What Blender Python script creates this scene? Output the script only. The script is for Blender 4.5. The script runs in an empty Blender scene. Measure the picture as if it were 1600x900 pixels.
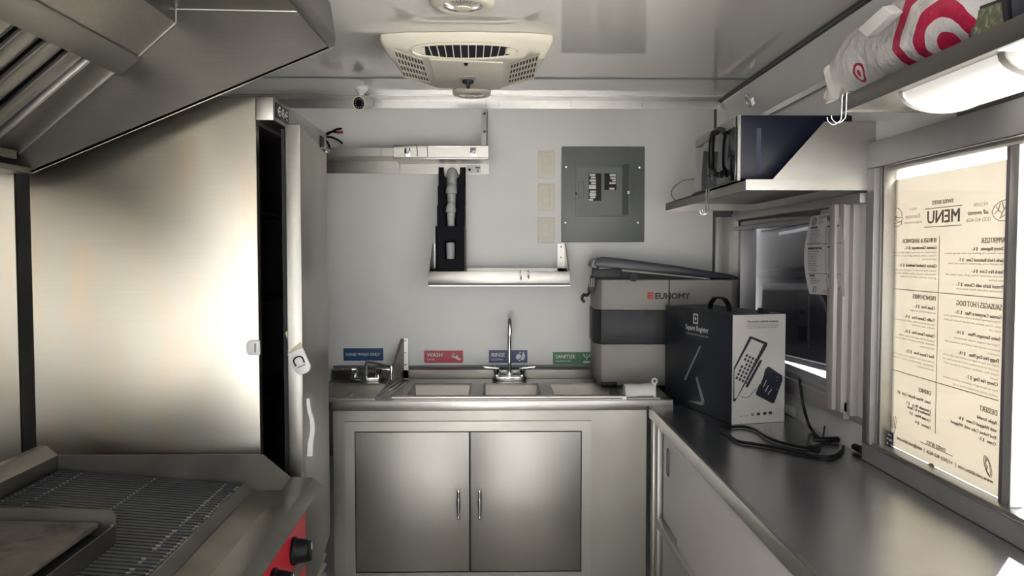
import bpy, bmesh, math, random
from mathutils import Vector, Matrix
random.seed(7)
PI = math.pi
C = bpy.context.scene.collection
S = bpy.context.scene

# ------------------------------------------------------------ camera
EYE = Vector((0.0, 0.0, 1.447))
FPX = 1250.0
YAW = math.atan(20 / FPX); PITCH = math.atan(54 / FPX)
cam = bpy.data.objects.new('camera', bpy.data.cameras.new('camera')); C.objects.link(cam)
cam.location = EYE
cam.rotation_euler = (PI / 2 - PITCH, 0, -YAW)
cam.data.sensor_width = 36; cam.data.lens = 36 * FPX / 1600
cam.data.clip_start = 0.02; cam.data.clip_end = 200
S.camera = cam
RCAM = Matrix.Rotation(-YAW, 3, 'Z') @ Matrix.Rotation(PI / 2 - PITCH, 3, 'X')

# ------------------------------------------------------------ world, sun, exposure
SKY_STRENGTH = 2.6
SUN_STRENGTH = 34.0
w = bpy.data.worlds.new('sky'); S.world = w; w.use_nodes = True
nt = w.node_tree; nt.nodes.clear()
out = nt.nodes.new('ShaderNodeOutputWorld'); bg = nt.nodes.new('ShaderNodeBackground')
ramp = nt.nodes.new('ShaderNodeValToRGB'); tc = nt.nodes.new('ShaderNodeTexCoord'); sp = nt.nodes.new('ShaderNodeSeparateXYZ')
nt.links.new(tc.outputs['Generated'], sp.inputs[0]); nt.links.new(sp.outputs['Z'], ramp.inputs[0])
ramp.color_ramp.elements[0].color = (0.95, 0.97, 1.0, 1); ramp.color_ramp.elements[0].position = 0.0
ramp.color_ramp.elements[1].color = (0.80, 0.90, 1.0, 1); ramp.color_ramp.elements[1].position = 0.7
nt.links.new(ramp.outputs[0], bg.inputs['Color']); bg.inputs['Strength'].default_value = SKY_STRENGTH
nt.links.new(bg.outputs[0], out.inputs['Surface'])
sl = bpy.data.lights.new('sun', 'SUN'); sun = bpy.data.objects.new('sun', sl); C.objects.link(sun)
sl.energy = SUN_STRENGTH; sl.angle = math.radians(1.0); sl.color = (1.0, 0.96, 0.91)
sun.location = (6, 3, 8)
sun.rotation_euler = Vector((-0.58, -0.66, -0.62)).to_track_quat('-Z', 'Y').to_euler()

def portal(name, loc, normal, sx, sy):      # guides sampling of the sky through an opening, emits nothing itself
    l = bpy.data.lights.new(name, 'AREA'); l.shape = 'RECTANGLE'; l.size = sx; l.size_y = sy
    o = bpy.data.objects.new(name, l); C.objects.link(o); o.location = loc
    o.rotation_euler = Vector(normal).to_track_quat('-Z', 'Y').to_euler()
    l.cycles.is_portal = True
    return o
portal('serving_window_daylight', (1.06, 0.45, 1.30), (-1, 0, 0), 0.8, 3.3)
portal('rear_door_daylight', (-0.25, -1.68, 1.0), (0, 1, 0), 0.95, 1.95)

portal('added_side_opening', (-1.36, -1.15, 1.0), (1, 0, 0), 2.0, 1.0)  # portal for an unseen side opening, added to let in more daylight

S.view_settings.view_transform = 'Standard'; S.view_settings.look = 'None'
S.view_settings.gamma = 1.0; S.view_settings.use_curve_mapping = False
S.view_settings.exposure = 0.66
try:
    S.cycles.use_denoising = True
    S.cycles.max_bounces = 10; S.cycles.diffuse_bounces = 6; S.cycles.glossy_bounces = 6; S.cycles.transparent_max_bounces = 12
    S.cycles.caustics_reflective = False; S.cycles.caustics_refractive = False
    S.cycles.sample_clamp_indirect = 6.0
except Exception:
    pass

# ------------------------------------------------------------ where a point seen in the photograph stands
def ray(px, py):
    return RCAM @ Vector(((px - 800) / FPX, -(py - 450) / FPX, -1.0))
def on_plane(px, py, p0, n):
    d = ray(px, py); n = Vector(n)
    return EYE + d * ((Vector(p0) - EYE).dot(n) / d.dot(n))
def at_y(px, py, y): return on_plane(px, py, (0, y, 0), (0, 1, 0))
def at_x(px, py, x): return on_plane(px, py, (x, 0, 0), (1, 0, 0))
def at_z(px, py, z): return on_plane(px, py, (0, 0, z), (0, 0, 1))

# ------------------------------------------------------------ materials
MATS = {}
def mat(name, col, rough=0.5, metal=0.0, spec=0.5, noise=None, bump=None, stretch=(1, 1, 1), var=0.0, coat=0.0, rvar=0.0, large=3.0, emit=None, wavy=0.0, alpha=1.0, dirt=None):
    if name in MATS: return MATS[name]
    m = bpy.data.materials.new(name); m.use_nodes = True
    n = m.node_tree.nodes; L = m.node_tree.links
    b = n['Principled BSDF']
    b.inputs['Base Color'].default_value = (*col, 1); b.inputs['Roughness'].default_value = rough
    b.inputs['Metallic'].default_value = metal; b.inputs['Specular IOR Level'].default_value = spec
    b.inputs['Coat Weight'].default_value = coat; b.inputs['Coat Roughness'].default_value = 0.02
    b.inputs['Alpha'].default_value = alpha
    if emit:
        b.inputs['Emission Color'].default_value = (*emit[0], 1); b.inputs['Emission Strength'].default_value = emit[1]
    t = n.new('ShaderNodeTexCoord')
    if noise or var or rvar:
        mp = n.new('ShaderNodeMapping'); mp.inputs['Scale'].default_value = stretch
        L.new(t.outputs['Object'], mp.inputs[0])
        nz = n.new('ShaderNodeTexNoise'); nz.inputs['Scale'].default_value = noise or 20; nz.inputs['Detail'].default_value = 4
        L.new(mp.outputs[0], nz.inputs['Vector'])
        nl = n.new('ShaderNodeTexNoise'); nl.inputs['Scale'].default_value = large; nl.inputs['Detail'].default_value = 1.5
        L.new(t.outputs['Object'], nl.inputs['Vector'])
    if var:
        mx = n.new('ShaderNodeMix'); mx.data_type = 'RGBA'
        mx.inputs['A'].default_value = (*[c * (1 - var) for c in col], 1); mx.inputs['B'].default_value = (*[min(1, c * (1 + var)) for c in col], 1)
        add = n.new('ShaderNodeMath'); add.operation = 'ADD'
        L.new(nz.outputs[0], add.inputs[0]); L.new(nl.outputs[0], add.inputs[1])
        half = n.new('ShaderNodeMath'); half.operation = 'MULTIPLY'; half.inputs[1].default_value = 0.5; L.new(add.outputs[0], half.inputs[0])
        rm = n.new('ShaderNodeMapRange'); rm.interpolation_type = 'SMOOTHSTEP'; rm.inputs['From Min'].default_value = 0.2; rm.inputs['From Max'].default_value = 0.8
        L.new(half.outputs[0], rm.inputs[0]); L.new(rm.outputs[0], mx.inputs['Factor'])
        L.new(mx.outputs['Result'], b.inputs['Base Color'])
        last = mx
        if dirt:                                       # blotches of another colour
            m2 = n.new('ShaderNodeMix'); m2.data_type = 'RGBA'
            nd = n.new('ShaderNodeTexNoise'); nd.inputs['Scale'].default_value = dirt[1]; nd.inputs['Detail'].default_value = 8; nd.inputs['Roughness'].default_value = 0.65
            md = n.new('ShaderNodeMapping'); md.inputs['Scale'].default_value = dirt[3] if len(dirt) > 3 else (1, 1, 1)
            L.new(t.outputs['Object'], md.inputs[0]); L.new(md.outputs[0], nd.inputs['Vector'])
            r2 = n.new('ShaderNodeMapRange'); r2.inputs['From Min'].default_value = dirt[2]; r2.inputs['From Max'].default_value = dirt[2] + 0.16
            L.new(nd.outputs[0], r2.inputs[0]); L.new(r2.outputs[0], m2.inputs['Factor'])
            L.new(mx.outputs['Result'], m2.inputs['A']); m2.inputs['B'].default_value = (*dirt[0], 1)
            L.new(m2.outputs['Result'], b.inputs['Base Color'])
    if rvar:
        r = n.new('ShaderNodeMapRange'); r.interpolation_type = 'SMOOTHSTEP'; r.inputs['From Min'].default_value = 0.2; r.inputs['From Max'].default_value = 0.8
        r.inputs['To Min'].default_value = max(0.02, rough - rvar); r.inputs['To Max'].default_value = rough + rvar
        L.new(nl.outputs[0], r.inputs[0]); L.new(r.outputs[0], b.inputs['Roughness'])
    prev = None
    if bump:
        bp = n.new('ShaderNodeBump'); bp.inputs['Strength'].default_value = bump; bp.inputs['Distance'].default_value = 0.002
        L.new(nz.outputs[0], bp.inputs['Height']); L.new(bp.outputs[0], b.inputs['Normal']); prev = bp
    if wavy:                                           # sheet metal that is not quite flat
        nw = n.new('ShaderNodeTexNoise'); nw.inputs['Scale'].default_value = 4.0; nw.inputs['Detail'].default_value = 0.5
        L.new(t.outputs['Object'], nw.inputs['Vector'])
        bw = n.new('ShaderNodeBump'); bw.inputs['Strength'].default_value = 1.0; bw.inputs['Distance'].default_value = wavy
        L.new(nw.outputs[0], bw.inputs['Height'])
        if prev: L.new(prev.outputs[0], bw.inputs['Normal'])
        L.new(bw.outputs[0], b.inputs['Normal'])
    MATS[name] = m
    return m
def glass(name, tint=(1, 1, 1), refl=0.08):
    m = bpy.data.materials.new(name); m.use_nodes = True
    n = m.node_tree.nodes; L = m.node_tree.links; n.clear()
    o = n.new('ShaderNodeOutputMaterial'); mx = n.new('ShaderNodeMixShader'); tr = n.new('ShaderNodeBsdfTransparent'); gl = n.new('ShaderNodeBsdfGlossy')
    lw = n.new('ShaderNodeLayerWeight'); lw.inputs['Blend'].default_value = 0.5
    pw = n.new('ShaderNodeMath'); pw.operation = 'POWER'; pw.inputs[1].default_value = 5; L.new(lw.outputs['Facing'], pw.inputs[0])
    fr = n.new('ShaderNodeMath'); fr.operation = 'MULTIPLY_ADD'; fr.inputs[1].default_value = 0.5; fr.inputs[2].default_value = 0.02; L.new(pw.outputs[0], fr.inputs[0])
    tr.inputs[0].default_value = (*tint, 1); gl.inputs['Roughness'].default_value = 0.02
    L.new(fr.outputs[0], mx.inputs[0]); L.new(tr.outputs[0], mx.inputs[1]); L.new(gl.outputs[0], mx.inputs[2]); L.new(mx.outputs[0], o.inputs[0])
    return m
def sheer(name, col, trans=0.5, clear=0.0, rough=0.4):          # thin sheet that lets light through
    m = bpy.data.materials.new(name); m.use_nodes = True
    n = m.node_tree.nodes; L = m.node_tree.links; n.clear()
    o = n.new('ShaderNodeOutputMaterial'); mx = n.new('ShaderNodeMixShader'); d = n.new('ShaderNodeBsdfPrincipled'); t = n.new('ShaderNodeBsdfTranslucent')
    d.inputs['Base Color'].default_value = (*col, 1); d.inputs['Roughness'].default_value = rough; t.inputs[0].default_value = (*col, 1)
    mx.inputs[0].default_value = trans
    L.new(d.outputs[0], mx.inputs[1]); L.new(t.outputs[0], mx.inputs[2])
    if clear:
        m2 = n.new('ShaderNodeMixShader'); tr = n.new('ShaderNodeBsdfTransparent'); m2.inputs[0].default_value = clear
        L.new(mx.outputs[0], m2.inputs[1]); L.new(tr.outputs[0], m2.inputs[2]); L.new(m2.outputs[0], o.inputs[0])
    else: L.new(mx.outputs[0], o.inputs[0])
    return m

STEEL = mat('brushed_steel', (0.36, 0.352, 0.33), 0.36, 1.0, noise=9, stretch=(1.5, 1.5, 60), bump=0.05, var=0.06, rvar=0.05)
STEEL_PANEL = mat('smudged_steel_sheet', (0.40, 0.39, 0.365), 0.38, 1.0, noise=7, stretch=(1.2, 1.2, 70), bump=0.05, var=0.08, rvar=0.07, large=2.2)
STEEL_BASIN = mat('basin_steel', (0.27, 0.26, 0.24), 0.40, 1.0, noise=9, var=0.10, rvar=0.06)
STEEL_DOOR = mat('polished_steel_door', (0.38, 0.37, 0.345), 0.42, 1.0, noise=8, stretch=(60, 2, 2), bump=0.03, var=0.05, rvar=0.05, large=2.5, wavy=0.007)
STEEL_TOP = mat('scratched_steel_top', (0.60, 0.60, 0.61), 0.235, 1.0, noise=30, stretch=(3, 40, 3), bump=0.10, var=0.10, rvar=0.025, large=7)
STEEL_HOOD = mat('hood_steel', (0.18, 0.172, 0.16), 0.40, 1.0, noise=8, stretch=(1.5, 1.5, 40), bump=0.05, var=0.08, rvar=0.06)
STEEL_BRIGHT = mat('bright_steel_trim', (0.45, 0.44, 0.415), 0.34, 1.0, noise=12, stretch=(2, 40, 40), bump=0.04, var=0.06, rvar=0.04)
STEEL_GREASY = mat('heat_stained_steel', (0.18, 0.17, 0.152), 0.42, 1.0, noise=14, bump=0.08, var=0.15, rvar=0.10, large=6)
CHROME_DULL = mat('bright_weld', (0.55, 0.53, 0.49), 0.35, 1.0)
CHROME = mat('chrome', (0.80, 0.80, 0.80), 0.07, 1.0)
ALU = mat('aluminium_extrusion', (0.62, 0.61, 0.60), 0.38, 1.0, noise=14, stretch=(2, 2, 2), var=0.08, rvar=0.05)
ALU_DULL = mat('dull_aluminium_frame', (0.42, 0.41, 0.42), 0.5, 0.7, noise=10, var=0.08)
WALL = mat('glossy_white_wall_sheet', (0.78, 0.785, 0.775), 0.30, 0.0, 0.5, noise=3, var=0.025, bump=0.02)
CEIL = mat('high_gloss_white_ceiling', (0.90, 0.885, 0.855), 0.04, 0.0, 0.6, noise=2, var=0.015, coat=0.6)
FLOORM = mat('ribbed_bounce_floor', (0.70, 0.68, 0.64), 0.5, 0.1, noise=30, var=0.2, bump=0.2)  # unseen floor, its colour lightened to bounce light onto the ceiling
CREAM = mat('aged_cream_plastic', (0.78, 0.735, 0.64), 0.42, noise=15, var=0.04)
IVORY = mat('ivory_switch_plastic', (0.78, 0.75, 0.66), 0.35, noise=25, var=0.08)
IVORY_D = mat('ivory_rocker_plastic', (0.72, 0.69, 0.60), 0.35)
WHITEP = mat('white_plastic', (0.78, 0.78, 0.77), 0.4, noise=20, var=0.03)
BLACK = mat('black_plastic', (0.004, 0.0045, 0.006), 0.4, spec=0.25)
ORGB = mat('matt_black_organizer', (0.004, 0.005, 0.008), 0.5, spec=0.08)
STEEL_LINING = mat('bright_steel_lining', (0.62, 0.60, 0.56), 0.38, 1.0, noise=7, stretch=(1.2, 1.2, 70), bump=0.05, var=0.05, rvar=0.05, large=2.2)
BLACKM = mat('matt_black', (0.008, 0.009, 0.012), 0.7)
NAVY = mat('dark_blue_black_enamel', (0.006, 0.008, 0.024), 0.38, spec=0.35)
DARKG = mat('charcoal_plastic', (0.020, 0.022, 0.028), 0.45, spec=0.35, noise=40, var=0.1)
GREYP = mat('grey_painted_steel', (0.175, 0.19, 0.19), 0.40, noise=18, var=0.05, bump=0.03)
GREYD = mat('dark_grey_line', (0.09, 0.10, 0.10), 0.5)
GREYL = mat('light_grey_plastic', (0.33, 0.315, 0.295), 0.5, noise=60, var=0.04)
RED = mat('red_enamel', (0.75, 0.035, 0.055), 0.35, noise=10, var=0.05)
IRON = mat('charred_cast_iron', (0.075, 0.08, 0.09), 0.5, 0.6, noise=40, bump=0.4, var=0.3)
WORN = mat('worn_bare_metal', (0.50, 0.50, 0.50), 0.3, 1.0)
PLATE = mat('scorched_griddle_plate', (0.16, 0.135, 0.115), 0.55, 0.45, noise=26, bump=0.35, var=0.35, rvar=0.12, large=9, dirt=((0.05, 0.042, 0.036), 11, 0.52))
PAPER = sheer('white_paper', (0.90, 0.89, 0.89), 0.25)
POSTER = sheer('cream_poster_sheet', (0.89, 0.86, 0.79), 0.165)
BAGM = sheer('thin_white_bag_film', (0.82, 0.81, 0.80), 0.35, 0.10, 0.25)
BAGR = sheer('red_print_on_film', (0.62, 0.03, 0.10), 0.35, 0.03, 0.3)
CLEARP = sheer('clear_plastic', (0.80, 0.80, 0.79), 0.35, 0.15, 0.12)
GLASS = glass('window_glass')
INK = mat('brown_grey_ink', (0.26, 0.22, 0.18), 0.8)
INKD = mat('dark_grey_ink', (0.05, 0.05, 0.055), 0.8)
WHITE_INK = mat('white_ink', (0.82, 0.82, 0.82), 0.6)
SBLUE = mat('blue_sign_vinyl', (0.012, 0.075, 0.20), 0.35)
SNAVY = mat('navy_sign_vinyl', (0.012, 0.035, 0.17), 0.35)
SRED = mat('red_sign_vinyl', (0.52, 0.022, 0.05), 0.35)
SGREEN = mat('green_sign_vinyl', (0.025, 0.17, 0.055), 0.35)
REDINK = mat('red_ink', (0.55, 0.04, 0.06), 0.6)
CARD = mat('black_printed_card', (0.014, 0.019, 0.030), 0.42, noise=60, var=0.1)
CARDW = mat('white_printed_card', (0.62, 0.60, 0.58), 0.5, noise=5, var=0.05)
LENS = mat('lamp_lens', (0.62, 0.61, 0.56), 0.18, 0.3, noise=40, var=0.12)
TUBE = mat('lit_tube_diffuser', (0.85, 0.85, 0.82), 0.25, emit=((1.0, 0.97, 0.90), 0.28), noise=6, var=0.05)
YEL = mat('pale_yellow_tape', (0.75, 0.70, 0.46), 0.5)

# ------------------------------------------------------------ mesh builder
class B:
    def __init__(s): s.bm = bmesh.new()
    def v(s, p): return s.bm.verts.new(p)
    def face(s, pts):
        try: return s.bm.faces.new([s.v(p) for p in pts])
        except Exception: return None
    def box(s, x0, x1, y0, y1, z0, z1):
        P = [s.v((x, y, z)) for z in (z0, z1) for y in (y0, y1) for x in (x0, x1)]
        for q in ((0, 2, 3, 1), (4, 5, 7, 6), (0, 1, 5, 4), (2, 6, 7, 3), (0, 4, 6, 2), (1, 3, 7, 5)): s.bm.faces.new([P[i] for i in q])
        return s
    def prism(s, pts, vec):
        vec = Vector(vec); a = [s.v(p) for p in pts]; b = [s.v(Vector(p) + vec) for p in pts]; n = len(pts)
        s.bm.faces.new(a); s.bm.faces.new(b[::-1])
        for i in range(n): s.bm.faces.new((a[i], b[i], b[(i + 1) % n], a[(i + 1) % n]))
        return s
    def loft(s, rings, cap=True, closed=False):
        R = [[s.v(p) for p in r] for r in rings]; n = len(R[0])
        for i in range(len(R) - (0 if closed else 1)):
            a, b = R[i], R[(i + 1) % len(R)]
            for k in range(n): s.bm.faces.new((a[k], a[(k + 1) % n], b[(k + 1) % n], b[k]))
        if cap and not closed:
            s.bm.faces.new(R[0][::-1]); s.bm.faces.new(R[-1])
        return s
    def tube(s, path, r, n=8, closed=False):
        P = [Vector(p) for p in path]; m = len(P); rings = []
        up = Vector((0.123, 0.31, 0.94)).normalized()
        for i in range(m):
            if closed: t = P[(i + 1) % m] - P[i - 1]
            else: t = P[min(i + 1, m - 1)] - P[max(i - 1, 0)]
            t.normalize()
            side = t.cross(up)
            if side.length < 1e-4: side = t.cross(Vector((1, 0, 0)))
            side.normalize(); u2 = side.cross(t).normalized(); up = u2
            rr = r[i] if isinstance(r, (list, tuple)) else r
            rings.append([P[i] + side * math.cos(2 * PI * k / n) * rr + u2 * math.sin(2 * PI * k / n) * rr for k in range(n)])
        return s.loft(rings, not closed, closed)
    def lathe(s, prof, c, axis=(0, 0, 1), n=24, cap=True):
        ax = Vector(axis).normalized(); a = ax.orthogonal().normalized(); b = ax.cross(a); c = Vector(c)
        rings = [[c + ax * h + (a * math.cos(2 * PI * k / n) + b * math.sin(2 * PI * k / n)) * max(r, 1e-5) for k in range(n)] for r, h in prof]
        return s.loft(rings, cap)
    def cyl(s, c, axis, r, h, n=16): return s.lathe([(r, 0), (r, h)], c, axis, n)
    def grid(s, f, nu, nv):                     # f(u,v) -> point
        V = [[s.v(f(i / nu, j / nv)) for j in range(nv + 1)] for i in range(nu + 1)]
        for i in range(nu):
            for j in range(nv): s.bm.faces.new((V[i][j], V[i + 1][j], V[i + 1][j + 1], V[i][j + 1]))
        return s
    def xf(s, M):
        bmesh.ops.transform(s.bm, matrix=M, verts=s.bm.verts); return s
    def text(s, string, size, org, xd, ud, nd, align='LEFT', lift=0.0006, bold=0.0, sx=1.0, shear=0.0, valign='BOTTOM_BASELINE'):
        cu = bpy.data.curves.new('t', 'FONT'); cu.body = string; cu.size = size; cu.align_x = align; cu.align_y = valign
        cu.resolution_u = 2; cu.offset = 0.0; cu.shear = shear; cu.fill_mode = 'FRONT'
        ob = bpy.data.objects.new('t', cu); me = bpy.data.meshes.new_from_object(ob)
        org = Vector(org); xd = Vector(xd); ud = Vector(ud); nd = Vector(nd)
        t = bmesh.new(); t.from_mesh(me)
        if bold:                                           # heavier strokes: the same letters laid over themselves, slightly shifted
            src = t.copy(); k_ = bold * size
            for n_, (dx, dy) in enumerate(((-k_, 0), (k_, 0), (0, k_ * .6), (0, -k_ * .6))):
                c_ = src.copy(); bmesh.ops.translate(c_, vec=(dx, dy, .00022 * (n_ + 1)), verts=c_.verts)
                m_ = bpy.data.meshes.new('t'); c_.to_mesh(m_); c_.free(); t.from_mesh(m_); bpy.data.meshes.remove(m_)
            src.free()
        for q in t.verts: q.co = org + xd * (q.co.x * sx) + ud * q.co.y + nd * (lift + q.co.z)
        tm = bpy.data.meshes.new('t'); t.to_mesh(tm); t.free(); s.bm.from_mesh(tm)
        bpy.data.objects.remove(ob); bpy.data.meshes.remove(me); bpy.data.meshes.remove(tm); bpy.data.curves.remove(cu)
        return s

ORG = {}
def tag(o, label=None, cat=None, group=None, kind=None):
    if label: o['label'] = label
    if cat: o['category'] = cat
    if group: o['group'] = group
    if kind: o['kind'] = kind
    return o
def thing(name, label, cat, loc, group=None, kind=None):
    o = bpy.data.objects.new(name, None); C.objects.link(o); o.location = loc; o.empty_display_size = 0.05
    ORG[o.name] = Vector(loc)
    return tag(o, label, cat, group, kind)
def part(name, b, m, parent=None, bevel=0.0, smooth=35, label=None, kind=None, seg=2):
    bm = b.bm
    bmesh.ops.remove_doubles(bm, verts=bm.verts, dist=1e-6)
    if bevel:
        bmesh.ops.recalc_face_normals(bm, faces=bm.faces)
        ed = [e for e in bm.edges if len(e.link_faces) == 2 and e.calc_face_angle(0) > 0.5]
        bmesh.ops.bevel(bm, geom=ed, offset=bevel, segments=seg, affect='EDGES', profile=0.5, clamp_overlap=True)
    bmesh.ops.recalc_face_normals(bm, faces=bm.faces)
    if parent: o0 = ORG[parent.name]
    else:
        xs = [q.co for q in bm.verts]
        lo = Vector([min(p[i] for p in xs) for i in range(3)]); hi = Vector([max(p[i] for p in xs) for i in range(3)])
        o0 = Vector(((lo.x + hi.x) / 2, (lo.y + hi.y) / 2, lo.z))
    bmesh.ops.translate(bm, vec=-o0, verts=bm.verts)
    me = bpy.data.meshes.new(name); bm.to_mesh(me); bm.free()
    if smooth:
        me.polygons.foreach_set('use_smooth', [True] * len(me.polygons)); me.set_sharp_from_angle(angle=math.radians(smooth))
    me.materials.append(m)
    o = bpy.data.objects.new(name, me); C.objects.link(o)
    if parent: o.parent = parent
    else: o.location = o0
    ORG[o.name] = o0
    if label: o['label'] = label
    if kind: o['kind'] = kind
    return o
def single(name, b, m, label, cat, group=None, kind=None, bevel=0.0, smooth=35):
    return tag(part(name, b, m, None, bevel, smooth), label, cat, group, kind)
def struct(name, b, m, label=None, cat='structure', bevel=0.0, smooth=35):
    return tag(part(name, b, m, None, bevel, smooth), label, cat, None, 'structure')
def bez(pts, n=8):                       # smooth path through points
    P = [Vector(p) for p in pts]; outp = []
    for i in range(len(P) - 1):
        p0, p1, p2, p3 = P[max(i - 1, 0)], P[i], P[i + 1], P[min(i + 2, len(P) - 1)]
        for k in range(n):
            t = k / n
            outp.append(0.5 * ((2 * p1) + (p2 - p0) * t + (2 * p0 - 5 * p1 + 4 * p2 - p3) * t * t + (3 * p1 - p0 - 3 * p2 + p3) * t ** 3))
    outp.append(P[-1]); return outp
def copy_thing(root, loc, label=None):
    r = root.copy(); C.objects.link(r); r.location = loc
    if label: r['label'] = label
    for ch in list(root.children):
        c = ch.copy(); C.objects.link(c); c.parent = r
        for g in ch.children:
            d = g.copy(); C.objects.link(d); d.parent = c
    return r

# ============================================================ THE SETTING
XR, XL, YB, YF, ZC = 0.985, -1.38, 3.378, -1.70, 2.09
struct('floor', B().box(XL - .05, XR + .05, YF - .05, YB + .05, -0.05, 0.0), FLOORM, 'unseen ribbed floor of the kitchen trailer, lightened to bounce light upward', 'floor')
struct('ceiling', B().box(XL - .05, XR + .05, YF - .05, YB + .05, ZC, ZC + .05), CEIL, 'high gloss white ceiling with a thin panel seam', 'ceiling')
struct('wall_back', B().box(XL - .05, XR + .05, YB, YB + .05, 0, ZC), WALL, 'white end wall behind the sinks', 'wall')
struct('wall_left', B().box(XL - .05, XL, -0.65, YB, 0, ZC).box(XL - .05, XL, YF, -1.65, 0, ZC).box(XL - .05, XL, -1.65, -0.65, 2.0, ZC), WALL, 'left wall behind the cooking line', 'wall')  # doorway gap added out of view to brighten the right side
# right wall with the far pass-through opening and the serving opening
WY0, WY1, WZ0, WZ1 = 2.30, 3.22, 1.035, 1.575      # far opening
SY0, SY1, SZ0, SZ1 = -1.2, 2.07, 0.90, 1.735       # serving opening
T = 0.045
b = B()
b.box(XR, XR + T, YF, YB, 0, SZ0); b.box(XR, XR + T, YF, YB, SZ1, ZC)
b.box(XR, XR + T, YF, SY0, SZ0, SZ1); b.box(XR, XR + T, SY1, WY0, SZ0, SZ1); b.box(XR, XR + T, WY1, YB, SZ0, SZ1)
b.box(XR, XR + T, WY0, WY1, SZ0, WZ0); b.box(XR, XR + T, WY0, WY1, WZ1, SZ1)
struct('wall_right', b, WALL, 'white right wall with the two window openings', 'wall')
b = B()                                            # wall behind the camera, with an open doorway
b.box(XL - .05, -.72, YF - .05, YF, 0, ZC); b.box(0.22, XR + .05, YF - .05, YF, 0, ZC); b.box(-.72, .22, YF - .05, YF, 1.97, ZC)
struct('wall_front', b, WALL, 'wall with the open rear doorway', 'wall')
# steel cladding of the left wall beside the fridge
struct('trim_1', B().box(XL, XL + .006, -.6, 2.185, 0.0, 1.66), STEEL_LINING, 'steel sheet lining on the left wall behind the grill', 'wall lining')
FSM = lambda: mat('brushed_fridge_side', (0.54, 0.515, 0.455), 0.30, 1.0, noise=6, stretch=(0.7, 0.7, 90), bump=0.05, var=0.06, rvar=0.02, large=3.5, dirt=((.58, .50, .40), 9, .50, (1.6, 1.6, .35)))
struct('trim_9', B().box(XL, XL + .071, 2.19, 2.20, 0.0, 1.70), FSM(), 'narrow steel filler panel between the left wall and the fridge', 'trim')
# aluminium angle along the top of the end wall
b = B(); b.box(XL, 0.925, YB - .004, YB, 2.052, ZC); b.box(XL, 0.925, YB - .095, YB - .004, ZC - .004, ZC)
o = struct('trim_2', b, ALU, 'aluminium angle along the top of the end wall', 'trim')
b = B()
for x in (-.52, -.49, -.055, .0, .3, .6):
    for z in (2.064, 2.078): b.lathe([(.0035, 0), (.002, .002)], (x, YB - .004, z), (0, -1, 0), 8)
part('rivet', b, ALU, o, kind='stuff')
# ceiling seam battens
struct('trim_3', B().box(XL, 0.925, 2.955, 2.968, ZC - .004, ZC), GREYP, 'thin grey seam batten across the ceiling', 'trim')
# cove between ceiling and right wall
b = B().prism([(0.925, YF, ZC), (XR, YF, ZC), (XR, YF, 1.965)], (0, YB - YF, 0)); struct('trim_4', b, WALL, 'white sloped cove along the right edge of the ceiling', 'trim')
b = B(); b.box(0.915, 0.922, YF, YB, ZC - .006, ZC); b.box(0.927, 0.934, YF, YB, ZC - .012, ZC)
struct('trim_5', b, GREYD, 'dark double seam between ceiling and cove', 'trim')
struct('trim_6', B().box(XR - .012, XR, YF, YB, 1.948, 1.966), ALU, 'aluminium strip under the cove on the right wall', 'trim')
# corner post
b = B(); b.box(0.912, XR, YB - .012, YB, 0.9, 2.052)
o = struct('trim_7', b, STEEL_BRIGHT, 'polished steel corner post at the right end of the end wall', 'trim')
part('edge_strip', B().box(0.903, 0.9115, YB - .014, YB, 0.9, 2.05), GREYD, o)
part('joint_band', B().box(0.912, XR, YB - .0135, YB - .0125, 1.60, 1.635), GREYD, o)
# outside ground and a pale building across the yard
def ground_mat():
    return mat('sunlit_concrete_yard', (0.72, 0.69, 0.64), 0.85, noise=3, var=0.12, bump=0.2)
struct('trim_8', B().box(-14, 30, -25, 30, -0.85, -0.75), ground_mat(), 'sunlit concrete yard outside the window', 'ground')

# ============================================================ FAR WINDOW (pass-through) in the right wall
win = thing('window_1', 'dull aluminium pass-through window beyond the menu window, filled by the back of a screen', 'window', (XR, 2.76, WZ0), kind='structure')
X0, X1 = XR - .02, XR + T
b = B(); b.box(X0, X1, WY0, WY1, WZ1 - .028, WZ1); b.box(X0, X1, WY0, WY1, WZ0, WZ0 + .02); b.box(X0, X1, WY1 - .03, WY1, WZ0, WZ1); b.box(X0, X1, WY0, WY0 + .028, WZ0, WZ1)
part('window_frame', b, ALU_DULL, win, .002)
b = B()
b.box(XR - .034, XR, 2.262, 2.305, 1.005, 1.585); b.box(XR - .048, XR, 2.225, 2.262, 1.005, 1.585); b.box(XR - .038, XR, 2.19, 2.225, 1.005, 1.585)
b.box(XR - .022, XR, 2.165, 2.19, 1.0, 1.59)
part('side_casing', b, mat('pale_aluminium_casing', (0.52, 0.50, 0.49), 0.5, 0.25, noise=10, var=0.08), win, .003)
b = B(); b.box(XR - .03, XR, 2.19, WY1 + .05, 0.985, WZ0); b.box(XR - .012, XR, 2.1, 2.19, 0.985, 1.0)
part('bottom_casing', b, ALU_DULL, win, .002)
b = B(); b.box(XR - .035, XR, 2.10, WY1 + .05, WZ1 + .005, 1.607); b.box(XR - .028, XR, 2.2, WY1 + .05, 1.54, 1.556)
part('top_rail', b, ALU_DULL, win, .002)
part('glass_pane', B().box(XR + .012, XR + .016, WY0 + .028, WY1 - .03, WZ0 + .02, WZ1 - .028), GLASS, win)
part('sill_ledge', B().box(XR + T, XR + .20, 2.2, 3.3, WZ0 - .03, WZ0 - .012), ALU_DULL, win)

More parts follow.
